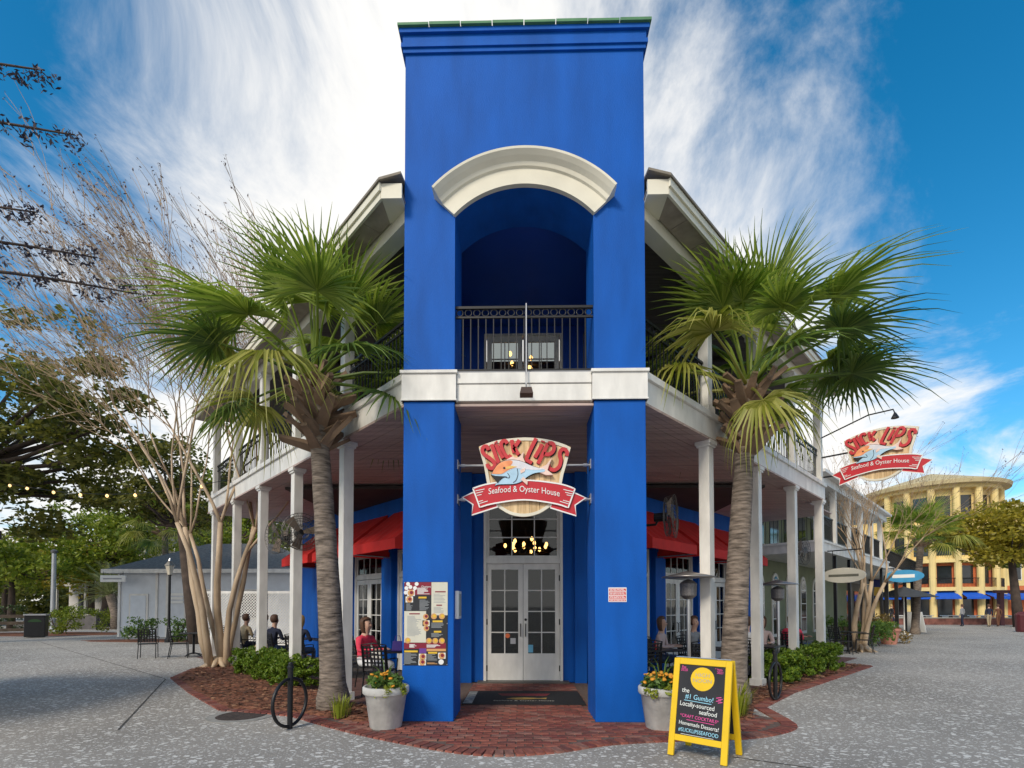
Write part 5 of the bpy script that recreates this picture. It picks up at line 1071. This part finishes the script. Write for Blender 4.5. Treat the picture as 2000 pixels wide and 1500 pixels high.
# ------------------------------------------------------------------ right street
N_ = thing('sage_building', 'sage green two-storey building with white galleries and arched windows beyond the right porch', 'building', (9.5,17.5,0))
def nb_(f, name, mat, parent=N_): q = MB(); f(q); return q.build(name, mat, parent)
nb_(lambda q: wbox(q,1,12.0,27,-7,-3.3,0,7.6), 'wall', greenw)
nb_(lambda q: wbox(q,1,11.7,27.2,-7.2,-3.1,7.6,7.8), 'roof', M('flat_roof',(.3,.3,.3),.8))
nb_(lambda q: (wbox(q,1,12.4,24,-3.28,-.9,3.42,3.72), wbox(q,1,12.36,24.04,-3.28,-.86,3.72,3.79)), 'gallery_floor', white)
nb_(lambda q: (wbox(q,1,12.4,24,-3.28,-.95,5.75,6.0), wbox(q,1,12.3,24.1,-3.28,-.75,6.0,6.1)), 'gallery_roof', white)
nb_(lambda q: wbox(q,1,11.6,12.3,-4.6,-2.9,4.35,4.75), 'side_gallery', white)
for t in (12.55,14.6,16.7,18.8,20.9,23.0):
    nb_(lambda q: wbox(q,1,t-.09,t+.09,-1.16,-.98,3.79,5.75), 'column', white); nb_(lambda q: wbox(q,1,t-.05,t+.05,-1.1,-1.0,0,3.42), 'post', iron)
for a, b in zip((12.55,14.6,16.7,18.8,20.9),(14.6,16.7,18.8,20.9,23.0)):
    ro = nb_(lambda q: (wbox(q,1,a+.1,b-.1,-1.1,-1.06,4.68,4.73), wbox(q,1,a+.1,b-.1,-1.1,-1.06,3.9,3.93)), 'railing', iron); q = MB(); [wbox(q,1,a+.1+k*.12,a+.115+k*.12,-1.09,-1.07,3.92,4.69) for k in range(1,16)]; tag(q.build('balusters', iron, ro), None, None, kind='stuff')
nb_(lambda q: (wbox(q,1,12.5,12.54,-3.2,-1.1,4.68,4.73), [wbox(q,1,12.51,12.53,-3.2+k*.13,-3.185+k*.13,3.79,4.69) for k in range(16)]), 'end_railing', iron)['kind'] = 'stuff'
for t in (13.6,15.3,17.0,18.9,20.8):
    ap = [(-.34,.45),(.34,.45),(.34,2.35)]+[(.34*math.cos(a*math.pi/10),2.35+.5*math.sin(a*math.pi/10)) for a in range(1,10)]+[(-.34,2.35)]
    def fpt(o): return lambda x, z: Wp(1, t+x, o, z)
    q = MB(); q.prism([(x*1.22, (z-1.5)*1.07+1.5) for x, z in ap], fpt(-3.297), fpt(-3.25)); f_ = q.build('arched_window', white, N_)
    for x0, x1 in ((-.32,-.015),(.015,.32)):
        for z0, z1 in ((.5,1.08),(1.12,1.70),(1.74,2.3)): q = MB(); wbox(q,1,t+x0,t+x1,-3.249,-3.24,z0,z1); q.build('pane', dglass, f_)
    q = MB(); q.prism([(.31*math.cos(a*math.pi/10),2.36+.45*math.sin(a*math.pi/10)) for a in range(0,11)], fpt(-3.249), fpt(-3.24)); q.build('pane', dglass, f_)
    nb_(lambda q: wbox(q,1,t-.5,t+.5,-3.297,-3.27,4.0,5.6), 'upper_window', dglass)
T = thing('oval_sign', 'cream oval hanging sign under the sage building gallery', 'sign', Wp(1,13.0,-.45,2.62), R(-45)); q = MB(); q.prism([(.62*math.cos(a*.2618), .25*math.sin(a*.2618)) for a in range(24)], lambda x,z:(x,-.03,z), lambda x,z:(x,.03,z)); q.build('board', cream, T, local=True); q = MB(); q.box(-.42,.42,-.036,-.0305,-.045,.035); q.build('faded_print', M('olive_print',(.16,.16,.12),.6), T, local=True); q = MB(); [q.tube([(x,0,.2),(x,0,.83)], .012, 5) for x in (-.3,.3)]; q.tube([(-.75,0,.83),(.5,0,.83)], .02, 5); q.build('bracket', iron, T, local=True)
D_ = thing('annex_building', 'low dark-fronted building with white-edged upper terrace beyond the sage building', 'building', (22,30,0))
def db_(f, name, mat): q = MB(); f(q); return q.build(name, mat, D_)
db_(lambda q: wbox(q,1,25,40,-9,-4.2,0,3.2), 'wall', M('annex_wall',(.20,.18,.15),.8,.2,1)); db_(lambda q: (wbox(q,1,24.5,36,-4.2,-1.0,3.15,3.5), wbox(q,1,24.4,36.1,-4.2,-.9,3.5,3.58)), 'terrace', white); db_(lambda q: wbox(q,1,27,40,-9,-6,3.2,6.6), 'upper_wall', M('annex_upper',(.30,.26,.20),.8))
for t in (24.7,27.5,30.3,33.1,35.8): db_(lambda q: wbox(q,1,t-.08,t+.08,-1.2,-1.04,0,3.15), 'post', iron)
ro = db_(lambda q: (wbox(q,1,24.6,35.9,-1.15,-1.1,4.45,4.5), wbox(q,1,24.5,24.56,-4.1,-1.1,4.45,4.5)), 'railing', iron); q = MB(); [wbox(q,1,24.6+k*.16,24.63+k*.16,-1.14,-1.11,3.58,4.46) for k in range(70)]; tag(q.build('balusters', iron, ro), None, None, kind='stuff')
for k in range(4): db_(lambda q: wbox(q,1,26+k*2.4,27.3+k*2.4,-4.197,-4.15,.3,2.6), 'shop_window', dglass)
T = thing('shop_sign', 'blue oval shop sign on the dark-fronted low building', 'sign', Wp(1,23.9,-.3,3.05), R(-45)); q = MB(); q.prism([(.75*math.cos(a*.2618), .30*math.sin(a*.2618)) for a in range(24)], lambda x,z:(x,-.03,z), lambda x,z:(x,.03,z)); q.build('board', M('shop_blue',(.05,.30,.55),.5), T, local=True); q = MB(); q.box(-.45,.4,-.037,-.0305,-.08,.08); q.build('pale_lettering', whitep, T, local=True); q = MB(); q.tube([(-.9,0,.4),(.7,0,.4)], .02, 5); [q.tube([(x,0,.25),(x,0,.4)], .012, 4) for x in (-.4,.4)]; q.build('bracket', iron, T, local=True)
T = thing('market_umbrella', 'dark grey market umbrella over tables beyond the sage building', 'umbrella', (21.6,28.2,0)); q = MB(); q.tube([(0,0,0),(0,0,2.7)], .035, 8); q.lathe([(.28,0),(.28,.08),(.05,.1)], (0,0,0), 12); q.build('pole', white, T, local=True)
for k in range(8):
    a, b = k*math.pi/4, (k+1)*math.pi/4; q = MB(); q.add([(0,0,2.72),(1.55*math.cos(a),1.55*math.sin(a),2.12),(1.5*math.cos((a+b)/2),1.5*math.sin((a+b)/2),2.10),(1.55*math.cos(b),1.55*math.sin(b),2.12)], [(0,1,2),(0,2,3)]); q.build('canopy_panel', M('umbrella_grey',(.06,.065,.075),.8), T, local=True)
T = thing('thin_post', 'tall thin black post standing between the hedge and potted plants', 'post', (12.85,18.55,0)); q = MB(); q.lathe([(.07,0),(.07,.08),(.05,.12),(.045,2.05),(.06,2.1),(.02,2.2)], (0,0,0), 10); q.build('shaft', iron, T, local=True)
for x, y, rr, n, m, lab, sd_ in ((14.2,20.2,(.9,.6,.9),18,leafg,'bushy green potted shrub behind the tall thin post',21),(15.4,22.0,(1.1,.7,1.1),22,leafmat('russet_leaf',(.12,.09,.02),(.30,.20,.06),.3),'russet leafed shrub behind the terracotta pot',22),(16.6,23.6,(.8,.6,.9),16,leafg,'green shrub on the street side of the terracotta pot',23),(12.9,20.0,(.9,.5,1.0),18,leafg,'green shrub at the foot of the bare pale-barked tree',24)): bush(lab,(x,y,0),rr,n,m,sd_,.05)
T = thing('terracotta_pot', 'large terracotta pot of yellow-green leaves among the shrubs', 'pot', (15.5,21.1,0)); q = MB(); q.lathe([(.26,0),(.38,.55),(.42,.56),(.42,.66),(.37,.66),(.34,.58),(.0,.57)], (0,0,0), 20); q.build('pot', terra, T, local=True, smooth=False); leafcloud('foliage', [((random.uniform(-.3,.3),random.uniform(-.3,.3),.7+random.uniform(0,.25)),(.14,.14,.12),50) for _ in range(9)], .05, leafy, T, seed=33)
T = thing('white_sandwich_board', 'plain white sandwich board out on the right street', 'sandwich board', (24.3,30.9,0), R(20))
for sg_ in (-1,1): q = MB(); q.box(-.42,.42,-.02,.02,0,1.3); q.xf(Matrix.Translation((sg_*.0,-.36*sg_,0)) @ Matrix.Rotation(-.27*sg_,4,'X')); q.xf(Matrix.Rotation(R(90),4,'Z')); q.build('board', whitep, T, local=True)
# far rotunda
RX, RY = 50.9, 61.7
RT = thing('rotunda_building', 'cream and orange rounded corner building with columns and blue awnings across the plaza', 'building', (RX,RY,0))
def ring(q, r0, z0, z1, n=32): q.lathe([(r0,z0),(r0,z1)], (0,0,0), n)
for z0, z1, m, n_ in ((0,6.6,org,'lower_wall'),(6.6,15.2,yel,'upper_wall')): q = MB(); ring(q,5.6,z0,z1); q.build(n_, m, RT, local=True)
for z in (3.3,6.5,10.6,14.9): q = MB(); q.lathe([(5.6,z),(6.35,z+.05),(6.35,z+.45),(5.6,z+.5)], (0,0,0), 32); q.build('floor_band', yel, RT, local=True)
q = MB(); q.lathe([(7.1,15.35),(7.2,15.75),(6.9,15.9),(.2,18.0),(.05,18.0)], (0,0,0), 36); q.build('roof', M('tan_roof',(.55,.45,.25),.7,.1,1), RT, local=True)
cd = math.atan2(-RY, -RX)
for k in range(-5, 6):
    a = cd+k*.36; q = MB(); ca, sa = math.cos(a), math.sin(a); q.tube([(6.15*ca,6.15*sa,0),(6.15*ca,6.15*sa,15.0)], .34, 10); q.build('column', yel, RT, local=True)
    a += .18
    for z0, z1 in ((.3,2.5),(4.2,6.2),(7.4,9.8),(11.5,14.2)):
        q = MB(); pts = []
        for da in (-.115,.115): pts += [(5.66*math.cos(a+da),5.66*math.sin(a+da))]
        (xa,ya),(xb,yb) = pts; q.hexa([(xa,ya,z0),(xb,yb,z0),(xb*.98,yb*.98,z0),(xa*.98,ya*.98,z0),(xa,ya,z1),(xb,yb,z1),(xb*.98,yb*.98,z1),(xa*.98,ya*.98,z1)]); q.build('window', dglass, RT, local=True)
    for zr in (3.8,):
        q = MB(); q.tube([(6.3*math.cos(a+d),6.3*math.sin(a+d),zr+.95) for d in (-.16,0,.16)], .04, 4); [q.tube([(6.3*math.cos(a+d*.02),6.3*math.sin(a+d*.02),zr),(6.3*math.cos(a+d*.02),6.3*math.sin(a+d*.02),zr+.95)], .018, 3) for d in range(-8,9)]; tag(q.build('railing', iron, RT, local=True), None, None, kind='stuff')
    q = MB(); c1, s1, c2, s2 = math.cos(a-.15), math.sin(a-.15), math.cos(a+.15), math.sin(a+.15); q.add([(5.7*c1,5.7*s1,3.3),(5.7*c2,5.7*s2,3.3),(7.4*c2,7.4*s2,2.6),(7.4*c1,7.4*s1,2.6),(7.4*c1,7.4*s1,2.4),(7.4*c2,7.4*s2,2.4)], [(0,1,2,3),(3,2,5,4)]); q.build('awning', bluecan, RT, local=True)
for nm, x0, x1, lab in (('street_block',-22,-4.5,'cream block adjoining the rotunda on its near side'),('street_block',5.5,30,'cream and orange block adjoining the rotunda on its far side')):
    T = thing(nm, lab, 'building', (RX,RY,0)); q = MB(); q.box(x0,x1,1.5,9,4.2,13.2); q.build('upper_wall', yel, T, local=True); q = MB(); q.box(x0,x1,1.52,9,0,4.2); q.build('lower_wall', org, T, local=True); q = MB(); q.add([(x0-.6,.7,13.2),(x1+.6,.7,13.2),(x1+.6,10,13.2),(x0-.6,10,13.2),(x0+4,5,15.6),(x1-4,5,15.6)], [(3,2,1,0),(0,1,5,4),(1,2,5),(2,3,4,5),(3,0,4)]); q.build('roof', MATS['tan_roof'], T, local=True)
    n = int((x1-x0)/2.4)
    for k in range(n):
        x = x0+(k+.5)*(x1-x0)/n
        for z0, z1 in ((.4,2.6),(5.0,7.4),(9.2,11.6)):
            q = MB(); q.box(x-.65,x+.65,1.44,1.5,z0-.1,z1+.1); f_ = q.build('window', white if z0 > 1 else org, T, local=True); q = MB(); q.box(x-.52,x+.52,1.42,1.439,z0,z1); q.build('pane', dglass, f_, local=True)
        q = MB(); q.add([(x-1.1,1.49,3.4),(x+1.1,1.49,3.4),(x+1.1,-.1,2.6),(x-1.1,-.1,2.6),(x-1.1,-.1,2.4),(x+1.1,-.1,2.4)], [(0,1,2,3),(3,2,5,4)]); q.build('awning', bluecan, T, local=True)
T = thing('plaza_wall', 'low red brick wall across the far side of the plaza', 'wall', (38,43.5,0)); q = MB(); q.box(-9,14,-.2,.2,0,.55); q.build('wall_body', brickm2, T, local=True); q = MB(); q.box(-9.05,14.05,-.25,.25,.552,.63); q.build('coping', MATS['pale_coping'], T, local=True)
T = thing('plaza_bin', 'dark red litter bin at the right edge of the plaza', 'bin', (31.2,31.2,0)); q = MB(); q.lathe([(.33,0),(.36,.1),(.38,1.0),(.40,1.02),(.38,1.1),(.2,1.25),(.02,1.28)], (0,0,0), 14); q.build('bin_body', M('maroon_paint',(.10,.02,.025),.5), T, local=True)
PG = thing('plaza_pergola', 'dark red timber frame of posts and beam behind the plaza tree', 'pergola', (40.6,41.8,0))
for x in (-.6,2.4,5.4): q = MB(); q.box(x-.16,x+.16,-.16,.16,0,2.7); q.build('post', M('maroon_wood',(.09,.03,.035),.7), PG, local=True)
q = MB(); q.box(-1.1,5.9,-.12,.12,2.702,2.95); q.build('beam', MATS['maroon_wood'], PG, local=True)
for lab, x, y, d, tp_, lg, hr in (('person in a grey shirt and dark trousers walking on the far plaza',34.9,39.6,200,grey_c,navy,hairb),('person in a dark top and khaki trousers walking on the far plaza',36.6,39.2,160,navy,khaki,hairb),('person in a brown coat walking on the far plaza',37.5,39.4,170,M('brown_cloth',(.16,.07,.04),.85),M('brown_trousers',(.14,.06,.035),.85),hairb),('person in black standing by the plaza wall',31.6,42.6,90,blackp,navy,hairy)):
    person(lab, (x,y,0), R(d), tp_, lg, hr, seated=False)
cc = MB(); 
for x in (34.5,37,39.5,42,44.5):
    T = thing('white_table', 'white cafe table and bench set behind the plaza wall', 'table', (x,46,0), 0, 'white tables behind the plaza wall'); q = MB(); q.box(-.7,.7,-.35,.35,.72,.77); q.build('table_top', whitep, T, local=True)
    for sx in (-.5,.5): q = MB(); q.box(sx-.04,sx+.04,-.3,.3,0,.72); q.build('leg', whitep, T, local=True)
